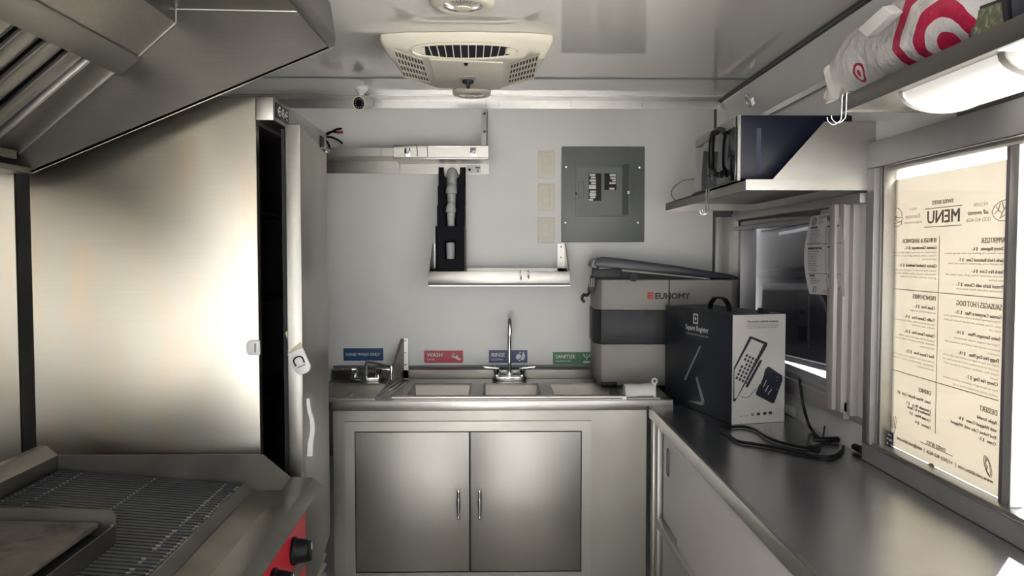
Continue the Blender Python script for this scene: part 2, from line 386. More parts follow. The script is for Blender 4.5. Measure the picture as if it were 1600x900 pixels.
# ============================================================ SERVING WINDOW
win2 = thing('window_2', 'wide sliding serving window with a menu sheet taped outside its glass', 'window', (XR, 1.0, SZ0), kind='structure')
b = B()
b.box(XR - .022, XR + T, SY0, SY1 + .02, 1.668, SZ1); b.box(XR - .022, XR + T, SY0, SY1 + .02, SZ0 + .001, 0.947)
b.box(XR - .012, XR, SY0, SY1 + .02, 1.70, 1.706)
b.box(XR - .022, XR + T, SY1 - .02, SY1 + .02, 0.947, 1.668); b.box(XR - .022, XR + T, SY0, SY0 + .05, 0.947, 1.668)
part('window_frame', b, ALU_DULL, win2, .002)
b = B()
for y in (SY1 - .03, SY1 - .046): b.box(XR - .01, XR + .03, y - .006, y, 0.947, 1.668)
b.box(XR - .014, XR + .03, SY0, SY1 - .02, 0.947, 0.955); b.box(XR + .002, XR + .03, SY0, SY1 - .02, 1.655, 1.668)
part('sliding_track', b, STEEL_BRIGHT, win2, .001)
b = B(); b.box(XR + .002, XR + .03, 1.512, 1.540, 0.955, 1.655)
part('sash_stile', b, ALU, win2, .002)
part('meeting_stile', B().box(XR + .003, XR + .022, 1.541, 1.5515, 0.955, 1.655), mat('dark_bronze_stile', (0.14, 0.12, 0.14), 0.5), win2, .001)
part('glass_pane', B().box(XR + .012, XR + .016, 1.553, SY1 - .05, 0.955, 1.655), GLASS, win2)
part('glass_pane', B().box(XR + .024, XR + .028, SY0 + .05, 0.4, 0.955, 1.655), GLASS, win2)

# ============================================================ HOOD
HY = 2.08
def hz(px, py): 
    p = at_y(px, py, HY); return (p.x, p.z)
LB, LT = hz(522, 73), (hz(516, 60)[0], ZC - .002)
A_ = hz(50, 270); F0 = hz(30, 240); F1 = hz(203, 93); G1 = hz(213, 92); G2 = hz(275, 36); G3 = hz(275, 14); G4 = hz(470, 18)
hood = thing('exhaust_hood', 'stainless exhaust hood with baffle filters above the grill', 'exhaust hood', ((XL + LB[0]) / 2, 1.2, A_[1]))
HN = 0.25                                                # near end, beyond the frame
def sec(pts, y0, y1): return B().prism([(x, y0, z) for x, z in pts], (0, y1 - y0, 0))
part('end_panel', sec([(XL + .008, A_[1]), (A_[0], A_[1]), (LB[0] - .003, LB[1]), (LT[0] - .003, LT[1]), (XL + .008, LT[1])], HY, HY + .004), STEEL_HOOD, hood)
b = B()                                                  # turned bottom hem of the end panel
d = Vector((LB[0] - A_[0], 0, LB[1] - A_[1])).normalized()
b.prism([(A_[0], HY, A_[1]), (LB[0], HY, LB[1]), (LB[0], HY, LB[1] + .007), (A_[0], HY, A_[1] + .007)], (0, .006, 0))
part('bottom_hem', b, STEEL_BRIGHT, hood)
lipx = LB[0]
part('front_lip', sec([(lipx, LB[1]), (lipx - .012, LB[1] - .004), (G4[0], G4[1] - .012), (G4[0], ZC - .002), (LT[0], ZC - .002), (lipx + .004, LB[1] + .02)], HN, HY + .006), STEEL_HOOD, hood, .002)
def strip(p, q, th, y0, y1):                             # a sheet whose section runs from p to q
    u = Vector((q[0] - p[0], q[1] - p[1])).normalized(); n = Vector((-u.y, u.x)) * th
    return sec([p, q, (q[0] + n.x, q[1] + n.y), (p[0] + n.x, p[1] + n.y)], y0, y1)
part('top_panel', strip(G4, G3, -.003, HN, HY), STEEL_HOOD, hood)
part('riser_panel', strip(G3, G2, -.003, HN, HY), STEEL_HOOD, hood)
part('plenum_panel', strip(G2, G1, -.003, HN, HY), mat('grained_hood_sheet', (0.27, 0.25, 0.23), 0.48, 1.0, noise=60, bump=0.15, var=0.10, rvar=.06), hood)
# rail at the head of the filters
fd = Vector((F1[0] - F0[0], F1[1] - F0[1])).normalized(); fn = Vector((fd.y, -fd.x))     # fn: outwards, down to the room
if fn.y > 0: fn = -fn
b = sec([G1, (G1[0] + .012, G1[1] + .002), (G1[0] - .003, G1[1] - .012), (F1[0] - .028, F1[1] - .040), (F1[0] - .034, F1[1] - .030), (F1[0] - .01, F1[1] + .01)], HN, HY)
part('filter_rail', b, STEEL_HOOD, hood, .001)
def fp(s, y, o=0.0):                                     # a point on the filter bank: s along the slope, o outwards
    return Vector((F0[0] + fd.x * s + fn.x * o, y, F0[1] + fd.y * s + fn.y * o))
FL = math.hypot(F1[0] - F0[0], F1[1] - F0[1])
def fbox(s0, s1, y0, y1, o0, o1):
    b = B(); P = [b.v(fp(s, y, o)) for o in (o0, o1) for y in (y0, y1) for s in (s0, s1)]
    for q in ((0, 2, 3, 1), (4, 5, 7, 6), (0, 1, 5, 4), (2, 6, 7, 3), (0, 4, 6, 2), (1, 3, 7, 5)): b.bm.faces.new([P[i] for i in q])
    return b
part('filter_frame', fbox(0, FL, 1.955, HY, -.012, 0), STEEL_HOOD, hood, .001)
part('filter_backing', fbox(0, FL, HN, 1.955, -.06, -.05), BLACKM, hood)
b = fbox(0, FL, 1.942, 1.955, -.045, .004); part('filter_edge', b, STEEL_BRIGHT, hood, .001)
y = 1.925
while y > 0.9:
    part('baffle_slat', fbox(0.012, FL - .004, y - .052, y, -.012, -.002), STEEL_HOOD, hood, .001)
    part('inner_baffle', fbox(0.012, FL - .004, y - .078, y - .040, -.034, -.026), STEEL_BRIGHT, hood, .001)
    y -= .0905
b = sec([(XL + .008, F0[1] - .018), (F0[0] + .012, F0[1] - .018), (F0[0] + .012, F0[1] + .004), (XL + .008, F0[1] + .004)], HN, 2.05); part('filter_foot_rail', b, STEEL_HOOD, hood, .001)
b = sec([(XL + .008, A_[1] - .002), (A_[0], A_[1] - .002), (A_[0], A_[1] + .012), (A_[0] - .005, A_[1] + .012), (A_[0] - .005, A_[1] + .003), (XL + .008, A_[1] + .003)], HN, HY); part('grease_trough', b, STEEL_HOOD, hood)
part('wall_seam', B().box(XL + .007, XL + .014, 2.0, 2.02, A_[1] + .01, F0[1]), STEEL_BRIGHT, hood)
part('back_sheet', B().box(XL + .006, XL + .009, HN, HY, A_[1], ZC - .004), STEEL_HOOD, hood)

b = B()
for seg_ in ((G4, G3), (G3, G2), (G2, G1), (F1, F0)):
    b.tube([(seg_[0][0], HY - .002, seg_[0][1] - .001), (seg_[1][0], HY - .002, seg_[1][1] - .001)], .0022, 6)
part('welded_seam', b, CHROME_DULL, hood)

# ============================================================ REFRIGERATOR
FX0, FX1, FXO = -1.245, -.645, -.598
RY0, RY1 = 2.15, 2.80
fr = thing('refrigerator', 'tall stainless upright refrigerator with its door ajar, left of the hand sink', 'refrigerator', (-.95, 2.48, 0))
b = B(); b.box(FX0, FX1, RY0, RY0 + .03, .12, 1.862)
part('side_panel', b, FSM(), fr, .003)
b = B(); b.box(FX0, FX1, RY1 - .03, RY1, .12, 1.82); b.box(FX0, FX0 + .03, RY0 + .03, RY1 - .03, .12, 1.82); b.box(FX0, FX1, RY0 + .03, RY1 - .03, 1.79, 1.82); b.box(FX0, FX1, RY0 + .03, RY1 - .03, .12, .47)
part('cabinet', b, STEEL, fr)
b = B(); b.box(FX0 + .03, FX0 + .04, RY0 + .031, RY1 - .031, .47, 1.79); b.box(FX0 + .04, FX1 - .012, RY0 + .030, RY0 + .034, .47, 1.79); b.box(FX0 + .04, FX1 - .012, RY1 - .036, RY1 - .03, .47, 1.79)
part('dark_liner', b, BLACKM, fr, label='dark inner lining seen through the gap')
for z in (.75, 1.02, 1.3, 1.56):
    b = B()
    b.box(FX0 + .05, FX1 - .03, RY0 + .036, RY1 - .04, z, z + .006)
    part('shelf', b, DARKG, fr)
b = B(); b.box(FX1 + .0005, FXO, RY0 - .002, RY1, 1.80, 1.862)
part('control_housing', b, STEEL, fr, .002)
b = B(); b.box(FXO, FXO + .003, RY0 + .015, RY0 + .14, 1.812, 1.85); dsp = part('display_panel', b, BLACK, fr)
b = B()
for k in range(3):
    y = RY0 + .03 + k * .036
    b.box(FXO + .003, FXO + .0045, y, y + .022, 1.838, 1.843); b.box(FXO + .003, FXO + .0045, y, y + .022, 1.818, 1.823); b.box(FXO + .003, FXO + .0045, y, y + .005, 1.818, 1.843); b.box(FXO + .003, FXO + .0045, y + .006, y + .022, 1.828, 1.833)
part('display_mark', b, CHROME, dsp, label='chrome marks on the display')
b = B(); b.box(FXO, FXO + .004, RY1 - .10, RY1 - .055, 1.80, 1.84); part('hinge_recess', b, BLACKM, fr)
b = B(); b.cyl((FXO + .004, RY1 - .03, 1.79), (0, 0, 1), .012, .012, 12); b.box(FXO - .005, FXO + .016, RY1 - .10, RY1 - .02, 1.797, 1.802); part('hinge', b, STEEL, fr)
b = B(); b.box(FX1 + .002, FX1 + .02, RY0 + .02, RY1 - .02, .10, .44)
part('base_grille', b, DARKG, fr)
for k in range(9):
    z = .13 + k * .036
    part('grille_slat', B().prism([(FX1 + .02, RY0 + .03, z), (FX1 + .038, RY0 + .03, z + .006), (FX1 + .038, RY0 + .03, z + .012), (FX1 + .02, RY0 + .03, z + .02)], (0, RY1 - RY0 - .05, 0)), STEEL_BRIGHT, fr)
for x in (FX0 + .05, FX1 - .05):
    for y in (RY0 + .06, RY1 - .06): part('foot', B().cyl((x, y, 0), (0, 0, 1), .022, .121, 12), BLACK, fr)
ang = math.radians(6.0)
MD = Matrix.Translation((FXO, RY1, 0)) @ Matrix.Rotation(ang, 4, 'Z')
door = part('door', B().box(-.040, 0, -.645, 0, .455, 1.792).xf(MD), STEEL, fr, .004)
b = B(); b.box(-.052, -.040, -.63, -.60, .47, 1.78); b.box(-.052, -.040, -.03, -.01, .47, 1.78); b.box(-.052, -.040, -.60, -.03, 1.75, 1.78); b.box(-.052, -.040, -.60, -.03, .47, .50)
part('gasket', b.xf(MD), BLACKM, door, label='black rubber door seal')
# child lock: catch on the side panel, catch and strap on the door edge
p = at_y(397, 543, RY0)
b = B().prism([(p.x + .018 * cx, RY0 - .001, p.z + .020 * cz) for cx, cz in ((1, 1), (1, -1), (-.5, -1), (-.9, -.75), (-1, -.4), (-1, .4), (-.9, .75), (-.5, 1))], (0, -.010, 0))
lk = part('lock_catch', b, WHITEP, fr, .002, label='white lock catch stuck on the fridge side')
part('catch_slot', B().box(p.x + .004, p.x + .009, RY0 - .0125, RY0 - .011, p.z - .012, p.z + .012), GREYL, lk)
p = at_y(470, 565, 2.155)
R = Matrix.Translation(p) @ Matrix.Rotation(math.radians(-24), 4, 'Y')
b = B().prism([(.022 * cx, 0, .034 * cz) for cx, cz in ((1, 1), (1, -.6), (.7, -.9), (.2, -1), (-.2, -1), (-.7, -.9), (-1, -.6), (-1, 1))], (0, -.012, 0)).xf(R)
lk = part('lock_catch', b, WHITEP, fr, .003, label='white lock buckle hanging on the door edge')
part('buckle_loop', B().tube(bez([Vector((x, -.016, z)) for x, z in ((-.012, -.006), (-.012, .010), (0, .016), (.012, .010), (.012, -.006))], 5), .0022, 6).xf(R), BLACK, lk)
part('buckle_ridge', B().box(-.012, .012, -.0135, -.0115, -.013, -.009).xf(R), GREYL, lk)
b = B().grid(lambda u, v: R @ Vector((-.016 + .036 * u + .008 * v, -.003 + .012 * math.sin(v * 2.2), .034 + .060 * v + .012 * (u - .5) * v)), 4, 8)
part('tape_flap', b, YEL, lk, label='pale yellow adhesive tape flap')
P = [at_y(px, py, 2.135) for px, py in ((482, 622), (484, 640), (488, 655), (489, 672), (486, 692), (485, 712))]
b = B(); path = bez(P, 5)
rings = []
for i, q in enumerate(path):
    t = i / (len(path) - 1); wd = .004 + .003 * t
    rings.append([q + Vector((-wd, .0, 0)), q + Vector((-wd, -.008, 0)), q + Vector((wd, -.008, 0)), q + Vector((wd, 0, 0))])
b.loft(rings); part('lock_strap', b, WHITEP, fr, label='white plastic lock strap dangling from the door')

# ============================================================ CHARBROILER
ch = thing('charbroiler', 'long gas charbroiler with sloped cast iron grate and red control panel', 'charbroiler', (-.85, 1.6, 0))
CY0, CY1 = 0.25, 2.08  # near end stretched out of view to darken what the fridge side reflects
def gz(x): return .890 - .090 * (x + 1.13)
b = B(); b.box(-1.20, -.52, CY0, CY1 - .002, .16, .80); part('body', b, STEEL_GREASY, ch, .003)
for x in (-1.15, -.58):
    for y in (CY0 + .06, CY1 - .06): part('leg', B().lathe([(.02, 0), (.026, .012), (.022, .03), (.022, .165)], (x, y, 0), (0, 0, 1), 14), STEEL, ch)
fg = [at_y(px, py, CY1) for px, py in ((96, 709), (412, 710), (455, 747), (442, 769), (393, 769), (380, 757), (345, 800), (96, 790))]
part('far_splash_guard', B().prism(fg, (0, .004, 0)), STEEL_GREASY, ch)
pk = at_y(77, 694, CY1); pe = at_y(95, 709, CY1)
b = B().prism([(pk.x - .02, CY0, pk.z), (pk.x, CY0, pk.z), (pe.x, CY0, pe.z), (pe.x, CY0, .80), (pk.x - .02, CY0, .80)], (0, CY1 - CY0 + .004, 0))
part('wall_splash_guard', b, STEEL_GREASY, ch, .001)
gx0, gx1 = pe.x + .006, -.668
b = B(); n = 104
for k in range(n):
    y = CY1 - .012 - k * (CY1 - .02 - CY0) / n
    b.prism([(gx0, y, gz(gx0)), (gx1, y, gz(gx1)), (gx1, y, gz(gx1) - .014), (gx0, y, gz(gx0) - .014)], (0, -.0108, 0))
part('grate_bar', b, IRON, ch, kind='stuff', smooth=0)
for x in (-1.125, -1.07, -.887, -.707, gx1 + .004):
    part('grate_rod', B().box(x - .004, x + .004, CY0, CY1 - .01, gz(x) - .02, gz(x) - .004), IRON, ch)
b = B()
for x in (-1.125, -1.07, -.887, -.707, -.672):
    for k in range(n):
        if random.random() < .12: continue
        y = CY1 - .012 - k * (CY1 - .02 - CY0) / n - .0118
        r = random.uniform(.0014, .0030) * (1.35 if x > -.75 else .85)
        b.box(x - r * 1.1, x + r * 1.1, y - r * .7, y + r * .7, gz(x) - .002, gz(x) + .0012)
part('worn_bar_notch', b, WORN, ch, kind='stuff', label='bright worn notches where grate bars cross the rods')
b = B(); b.box(gx0 - .002, -.668, CY0, CY1 - .002, .798, .806); part('burner_tray', b, BLACKM, ch)
# front gutter and bullnose
def csec(pts): return B().prism([(x, CY0, z) for x, z in pts], (0, CY1 - CY0, 0))
part('grate_lip', csec([(-.668, .848), (-.664, .848), (-.643, .829), (-.643, .805), (-.668, .805)]), STEEL_GREASY, ch, .001)
part('grease_gutter', csec([(-.643, .828), (-.566, .828), (-.566, .80), (-.643, .80)]), STEEL_GREASY, ch)
part('front_rail', csec([(-.566, .828), (-.5425, .863), (-.4875, .861), (-.4626, .840), (-.464, .836), (-.49, .838), (-.51, .828), (-.51, .80), (-.566, .80)]), STEEL_GREASY, ch, .0015)
part('control_panel', B().box(-.519, -.508, CY0, CY1 - .002, .56, .83), RED, ch, .002, label='red enamelled control panel')
part('panel_edge', B().box(-.5075, -.503, CY0, CY1 - .002, .645, .675), STEEL_BRIGHT, ch)
for yy in (1.93, 1.735, 1.50):
    kz = .722
    kn = part('knob', B().lathe([(.034, 0), (.034, .008), (.030, .012), (.027, .034), (.024, .040)], (-.508, yy, kz), (1, 0, 0), 28), BLACK, ch, .001)
    part('grip_ridge', B().box(-.47, -.462, yy - .006, yy + .006, kz - .024, kz + .024), BLACK, kn, .002)
    part('pointer_line', B().box(-.4625, -.4610, yy - .0012, yy + .0012, kz + .004, kz + .022), WHITE_INK, kn)

# ============================================================ GRIDDLE PLATE lying on the grate
gr = thing('griddle', 'scorched griddle plate with splash guard, lying on the charbroiler grate', 'griddle', (-.95, 1.2, .893))
GY = 1.515; gxr = at_y(171, 820, GY).x
q = [at_y(px, py, GY) for px, py in ((160, 795), (167, 797.5), (171, 805), (171, 846))]
left = Vector((-1.112, GY, q[0].z + .011))
b = B().prism([left, q[0], q[1], q[2], q[3], (gxr - .03, GY, .885), (-1.112, GY, .905)], (0, .003, 0))
part('splash_guard', b, STEEL_GREASY, gr, label='heat stained splash guard across the far end')
zt = at_y(171, 846, GY).z
pz = at_z(135, 826, .955); px_ = -.772
b = B().prism([(-1.10, .97, .950), (px_, .97, .940), (px_, .97, .928), (-1.10, .97, .930)], (0, GY - .97 - .002, 0))
part('plate', b, PLATE, gr, .004, label='thick dark cooking plate with brown scorch stains')
b = B().prism([(gxr - .003, .97, zt), (gxr, .97, zt), (gxr, .97, zt + .034), (gxr - .003, .97, zt + .034)], (0, GY - .97, 0))
part('front_lip', b, STEEL_GREASY, gr)
part('corner_weld', B().box(gxr - .008, gxr - .003, GY - .006, GY, zt + .002, zt + .034), STEEL_BRIGHT, gr)
part('grease_channel', B().prism([(px_, .97, .912), (gxr - .003, .97, zt), (gxr - .003, .97, zt - .004), (-1.10, .97, .905), (-1.10, .97, .93)], (0, GY - .97 - .001, 0)), mat('soot_black_metal', (.03, .03, .032), .6, .4), gr)

# the cooking line stands a little out of square with the wall
PV = Vector((-.50, CY1, 0)); RT = math.radians(1.5)
for o in (ch, gr):
    d_ = o.location - PV; o.location = PV + Matrix.Rotation(RT, 3, 'Z') @ d_; o.rotation_euler.z = RT
# ============================================================ SINK UNIT
sk = thing('sink_unit', 'stainless three bowl sink with side hand basin over a two door cabinet', 'sink', (0, 3.1, 0))
DZ = .92; SY, SB = 2.85, 3.372; SX0, SX1 = -.70, .625
bowls = [(-.675, -.455), (-.345, -.112), (-.062, .158), (.205, .455)]
BY0, BY1 = 2.925, 3.235
b = B()
b.box(SX0, SX1, BY1, SB - .02, DZ - .004, DZ); b.box(SX0, SX1, SY, BY0, DZ - .004, DZ)
xs = [SX0] + [v for q in bowls for v in q] + [SX1]
for i in range(0, len(xs), 2): b.box(xs[i], xs[i + 1], BY0, BY1, DZ - .004, DZ)
part('deck', b, STEEL, sk)
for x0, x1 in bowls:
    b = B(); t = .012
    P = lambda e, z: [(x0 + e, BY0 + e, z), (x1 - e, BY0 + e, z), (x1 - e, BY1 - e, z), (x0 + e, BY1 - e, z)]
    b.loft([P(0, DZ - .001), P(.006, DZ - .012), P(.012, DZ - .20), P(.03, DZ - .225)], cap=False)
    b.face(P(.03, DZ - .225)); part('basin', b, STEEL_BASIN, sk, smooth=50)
for x0, x1 in bowls:
    part('drain', B().lathe([(.045, 0), (.045, .003), (.03, .002)], ((x0 + x1) / 2, 3.08, DZ - .2245), (0, 0, 1), 20), CHROME, sk)
b = B(); b.tube([(x, SY + .012, DZ + .010) for x in (-.385, .444)], .008, 10); b.box(-.385, .46, SY + .010, SY + .02, DZ, DZ + .012)
b.tube([(x, SY + .012, DZ + .004) for x in (-.69, -.445)], .006, 8)
part('front_rim', b, STEEL_BRIGHT, sk)
part('front_band', B().box(SX0 + .10, SX1, SY - .004, SY, .884, DZ - .001), STEEL_BRIGHT, sk, .002)
b = B(); b.box(SX0, .93, SB - .022, SB, DZ, .957); b.prism([(SX0, SB - .022, .957), (SX0, SB, .957), (SX0, SB, .968)], (1.63, 0, 0))
part('backsplash', b, STEEL_BRIGHT, sk, .002)
part('caulk_line', B().box(SX0, .93, SB - .004, SB + .004, .966, .974), GREYP, sk)
# drainboard fold between the hand basin and the bowls
for x in (-.425, -.405, -.385):
    part('drain_ridge', B().tube([(x - .03, SY + .06, DZ + .001), (x + .004, BY1 + .03, DZ + .001)], .0022, 6), STEEL_BRIGHT, sk)
# splash divider
b = B(); b.prism([(-.402, 3.352, DZ), (-.402, 3.352, 1.090), (-.412, 3.34, 1.090), (-.452, 3.20, DZ)], (.003, 0, 0))
dv = part('splash_divider', b, STEEL_PANEL, sk)
part('divider_flange', B().box(-.408, -.382, 3.350, 3.353, DZ, 1.092), STEEL_BRIGHT, dv)
b = B()
for z in (1.08, 1.03, .98): b.lathe([(.004, 0), (.002, .002)], (-.395, 3.350, z), (0, -1, 0), 8)
part('rivet', b, CHROME, dv, kind='stuff')
# cabinet
b = B(); b.box(-.600, .535, 2.872, 2.878, .05, .886); b.box(-.600, -.594, 2.878, 3.34, .05, .886); b.box(.529, .535, 2.878, 3.34, .05, .886)
part('cabinet_front', b, mat('wavy_steel_front', (0.34, 0.33, 0.305), 0.38, 1.0, noise=9, stretch=(50, 2, 1.5), bump=0.03, var=0.05, rvar=0.05, wavy=0.007), sk)
fx0, fx1, fz0, fz1 = -.5555, .333, .255, .842; e = .035
b = B()
b.prism([(fx0, 2.872, fz1), (fx1, 2.872, fz1), (fx1 - e, 2.872, fz1 - e), (fx0 + e, 2.872, fz1 - e)], (0, -.012, 0))
b.prism([(fx0, 2.872, fz0), (fx1, 2.872, fz0), (fx1 - e, 2.872, fz0 + e), (fx0 + e, 2.872, fz0 + e)], (0, -.012, 0))
b.prism([(fx0, 2.872, fz0), (fx0, 2.872, fz1), (fx0 + e, 2.872, fz1 - e), (fx0 + e, 2.872, fz0 + e)], (0, -.012, 0))
b.prism([(fx1, 2.872, fz0), (fx1, 2.872, fz1), (fx1 - e, 2.872, fz1 - e), (fx1 - e, 2.872, fz0 + e)], (0, -.012, 0))
part('door_frame', b, STEEL, sk)
part('frame_gap', B().box(fx0 + e, fx1 - e, 2.8705, 2.8718, fz0 + e, fz1 - e), BLACKM, sk)
for x0, x1, hx in ((fx0 + e + .002, -.109, -.147), (-.104, fx1 - e - .003, -.071)):
    d = part('cabinet_door', B().box(x0, x1, 2.861, 2.870, fz0 + e + .003, fz1 - e - .004), STEEL_DOOR, sk, .0015)
    zc = .545
    h = part('handle', B().lathe([(.0045, -.054), (.006, -.050), (.0055, -.045), (.0045, -.040), (.0062, -.02), (.0078, .0), (.0070, .02), (.0050, .034), (.0062, .040), (.0062, .05), (.0048, .054)], (hx, 2.838, zc), (0, 0, 1), 14), CHROME, d)
    b = B()
    for z in (zc - .046, zc + .046): b.cyl((hx, 2.861, z), (0, -1, 0), .0045, .023, 10)
    part('handle_post', b, CHROME, d)
for x in (-.55, .48): part('leg', B().cyl((x, 3.0, 0), (0, 0, 1), .02, .06, 12), STEEL, sk)
# main faucet
FYc = 3.300; fxm = .042
fa = part('faucet_base', B().prism([(fxm + .072 * math.cos(a) * (1 if abs(math.cos(a)) < .9 else 1), FYc + .024 * math.sin(a), DZ) for a in [k * PI / 12 for k in range(24)]], (0, 0, .020)), CHROME, sk, .003)
sp_ = [(fxm, FYc, DZ + .02), (fxm, FYc, DZ + .10), (fxm, FYc, 1.150)] + [(fxm, FYc - .06 + .06 * math.cos(a), 1.150 + .034 * math.sin(a)) for a in [k * PI / 10 for k in range(1, 11)]] + [(fxm, FYc - .12, 1.12)]
part('spout', B().tube(sp_, .0085, 14), CHROME, fa)
part('spout_collar', B().lathe([(.014, 0), (.014, .014), (.010, .02)], (fxm, FYc, DZ + .02), (0, 0, 1), 16), CHROME, fa)
for s in (-1, 1):
    hx = fxm + s * .052
    part('valve', B().lathe([(.013, 0), (.011, .012), (.015, .022), (.014, .034), (.008, .040)], (hx, FYc, DZ + .02), (0, 0, 1), 16), CHROME, fa)
    part('lever_handle', B().loft([[(hx + s * u, FYc - .01 + dy * wv, DZ + .052 + .006 * u / .06 + dz * .004) for dy, dz in ((-1, -1), (1, -1), (1, 1), (-1, 1))] for u, wv in ((-.008, .006), (.02, .007), (.05, .008), (.058, .006))]), CHROME, fa, .0015)
# hand basin faucet, square shouldered swing spout
fxh = -.548; FYh = 3.29
fa = part('faucet_base', B().prism([(fxh + .068 * math.cos(a), FYh + .024 * math.sin(a), DZ) for a in [k * PI / 12 for k in range(24)]], (0, 0, .018)), CHROME, sk, .003)
sp_ = bez([(fxh, FYh, DZ + .018), (fxh, FYh, DZ + .06), (fxh, FYh - .003, DZ + .074), (fxh + .012, FYh - .012, DZ + .082), (fxh + .05, FYh - .04, DZ + .080), (fxh + .105, FYh - .08, DZ + .074), (fxh + .114, FYh - .085, DZ + .066), (fxh + .115, FYh - .085, DZ + .022)], 5)
part('spout', B().tube(sp_, .0075, 12), CHROME, fa)
for s in (-1, 1):
    hx = fxh + s * .048
    part('valve', B().lathe([(.013, 0), (.010, .010), (.015, .022), (.014, .034), (.008, .038)], (hx, FYh, DZ + .018), (0, 0, 1), 16), CHROME, fa)
    part('lever_handle', B().loft([[(hx + s * u, FYh - .01 + dy * wv, DZ + .050 + dz * .004) for dy, dz in ((-1, -1), (1, -1), (1, 1), (-1, 1))] for u, wv in ((-.008, .006), (.02, .007), (.05, .008), (.058, .006))]), CHROME, fa, .0015)

# white plastic holder lying on the right end of the sink edge
hp = at_z(1001, 624, DZ + .001); hx0 = hp.x - .052; hy0 = hp.y + .012
wh = thing('plastic_holder', 'small white plastic holder with a holed tab, on the right sink edge', 'plastic holder', (hp.x, hy0, DZ))
rings = []
for i in range(13):
    t = i / 12; x = hx0 + .108 * t; k = 1 + .04 * math.sin(9 * t)
    rings.append([(x, hy0 + .040 + .034 * math.cos(a) * k, DZ + .020 + .028 * k * math.sin(a) + .004 * t) for a in [-.5 + j * (PI + 1.0) / 9 for j in range(10)]])
part('curled_body', B().loft(rings), WHITEP, wh)
part('base_flap', B().prism([(hx0 + .006, hy0 - .012, DZ + .001), (hx0 + .125, hy0 - .004, DZ + .001), (hx0 + .118, hy0 + .03, DZ + .001), (hx0 + .004, hy0 + .03, DZ + .001)], (0, 0, .003)), WHITEP, wh)
tb = [(hx0 + .108 + .009 * math.cos(a), hy0 + .020, DZ + .062 + .009 * math.sin(a)) for a in [k * PI / 8 for k in range(16)]]
part('holed_tab', B().tube(tb, .0032, 6, closed=True).box(hx0 + .103, hx0 + .113, hy0 + .017, hy0 + .023, DZ + .004, DZ + .054), WHITEP, wh)

# ============================================================ SIGNS on the end wall
NW = Vector((0, -1, 0)); XD = Vector((1, 0, 0)); UD = Vector((0, 0, 1)); YW = YB - .0005
def sign(name, m, px0, px1, py0, py1, label, lines, icon=None):
    a = at_y(px0, py1, YB); c = at_y(px1, py0, YB)
    s = thing(name, label, 'sign', (a.x, YB - .002, a.z))
    part('plate', B().box(a.x, c.x, YB - .003, YB - .0002, a.z, c.z), m, s)
    b = B()
    for txt, fx, fz, sz, bold, sx in lines:
        b.text(txt, sz, (a.x + fx * (c.x - a.x), YB - .003, a.z + fz * (c.z - a.z)), XD, UD, NW, bold=bold, sx=sx)
    part('lettering', b, WHITE_INK, s)
    if icon: icon(s, a, c)
    return s
def blob(b, pts, y): b.prism([(x, y, z) for x, z in pts], (0, -.0006, 0))
def hand_icon(s, a, c):
    b = B(); w = c.x - a.x; h = c.z - a.z
    f = lambda pts: blob(b, [(a.x + u * w, a.z + v * h) for u, v in pts], YB - .003)
    f([(.70, .58), (.75, .60), (.79, .52), (.85, .50), (.95, .30), (.93, .20), (.88, .22), (.80, .36), (.74, .42), (.70, .50)])
    f([(.80, .52), (.84, .60), (.87, .58), (.85, .46)]); f([(.72, .70), (.745, .80), (.77, .70), (.745, .66)]); f([(.77, .66), (.785, .74), (.80, .66), (.785, .63)])
    part('hand_symbol', b, WHITE_INK, s)
def wash_icon(s, a, c):
    b = B(); w = c.x - a.x; h = c.z - a.z
    f = lambda pts: blob(b, [(a.x + u * w, a.z + v * h) for u, v in pts], YB - .003)
    f([(.70, .40), (.72, .66), (.79, .72), (.83, .58), (.86, .50), (.82, .42), (.78, .30), (.74, .26)])
    f([(.82, .24), (.88, .22), (.93, .34), (.94, .60), (.91, .84), (.88, .84), (.87, .66), (.85, .56), (.87, .48), (.83, .38)])
    f([(.78, .78), (.80, .86), (.84, .84), (.84, .76)]); f([(.76, .18), (.80, .26), (.83, .20), (.80, .14)])
    part('hands_symbol', b, WHITE_INK, s)
def sanitize_icon(s, a, c):
    b = B(); w = c.x - a.x; h = c.z - a.z
    f = lambda pts: blob(b, [(a.x + u * w, a.z + v * h) for u, v in pts], YB - .003)
    f([(.74, .18), (.78, .30), (.92, .28), (.96, .20), (.92, .12), (.80, .10)]); f([(.83, .40), (.85, .50), (.87, .40), (.85, .36)])
    f([(.76, .86), (.78, .86), (.80, .66), (.84, .60), (.86, .60), (.90, .66), (.92, .86), (.94, .86), (.92, .62), (.87, .54), (.83, .54), (.78, .62)])
    f([(.84, .86), (.86, .86), (.86, .70), (.84, .70)])
    part('droplet_symbol', b, WHITE_INK, s)
sign('wall_sign', SBLUE, 537, 599, 544, 563.5, 'blue HAND WASH ONLY sign over the hand basin', [('HAND WASH ONLY', .055, .40, .0180, .012, .88)])
sign('wall_sign', SRED, 663, 723.5, 547.5, 567, 'red WASH sign with a hand symbol', [('WASH', .07, .50, .0225, .03, 1.02), ('LAVAR', .07, .20, .0125, .0, .9)], hand_icon)
sign('wall_sign', SNAVY, 764, 824, 547, 567, 'dark blue RINSE sign behind the tall faucet', [('RINSE', .065, .50, .0225, .03, .98), ('ACLARAR', .065, .20, .0125, .0, .9)], wash_icon)
sign('wall_sign', SGREEN, 864, 926, 550, 569.5, 'green SANITIZE sign partly behind the cooler', [('SANITIZE', .065, .50, .0220, .025, .92), ('DESINFECTAR', .065, .20, .0120, .0, .85)], sanitize_icon)

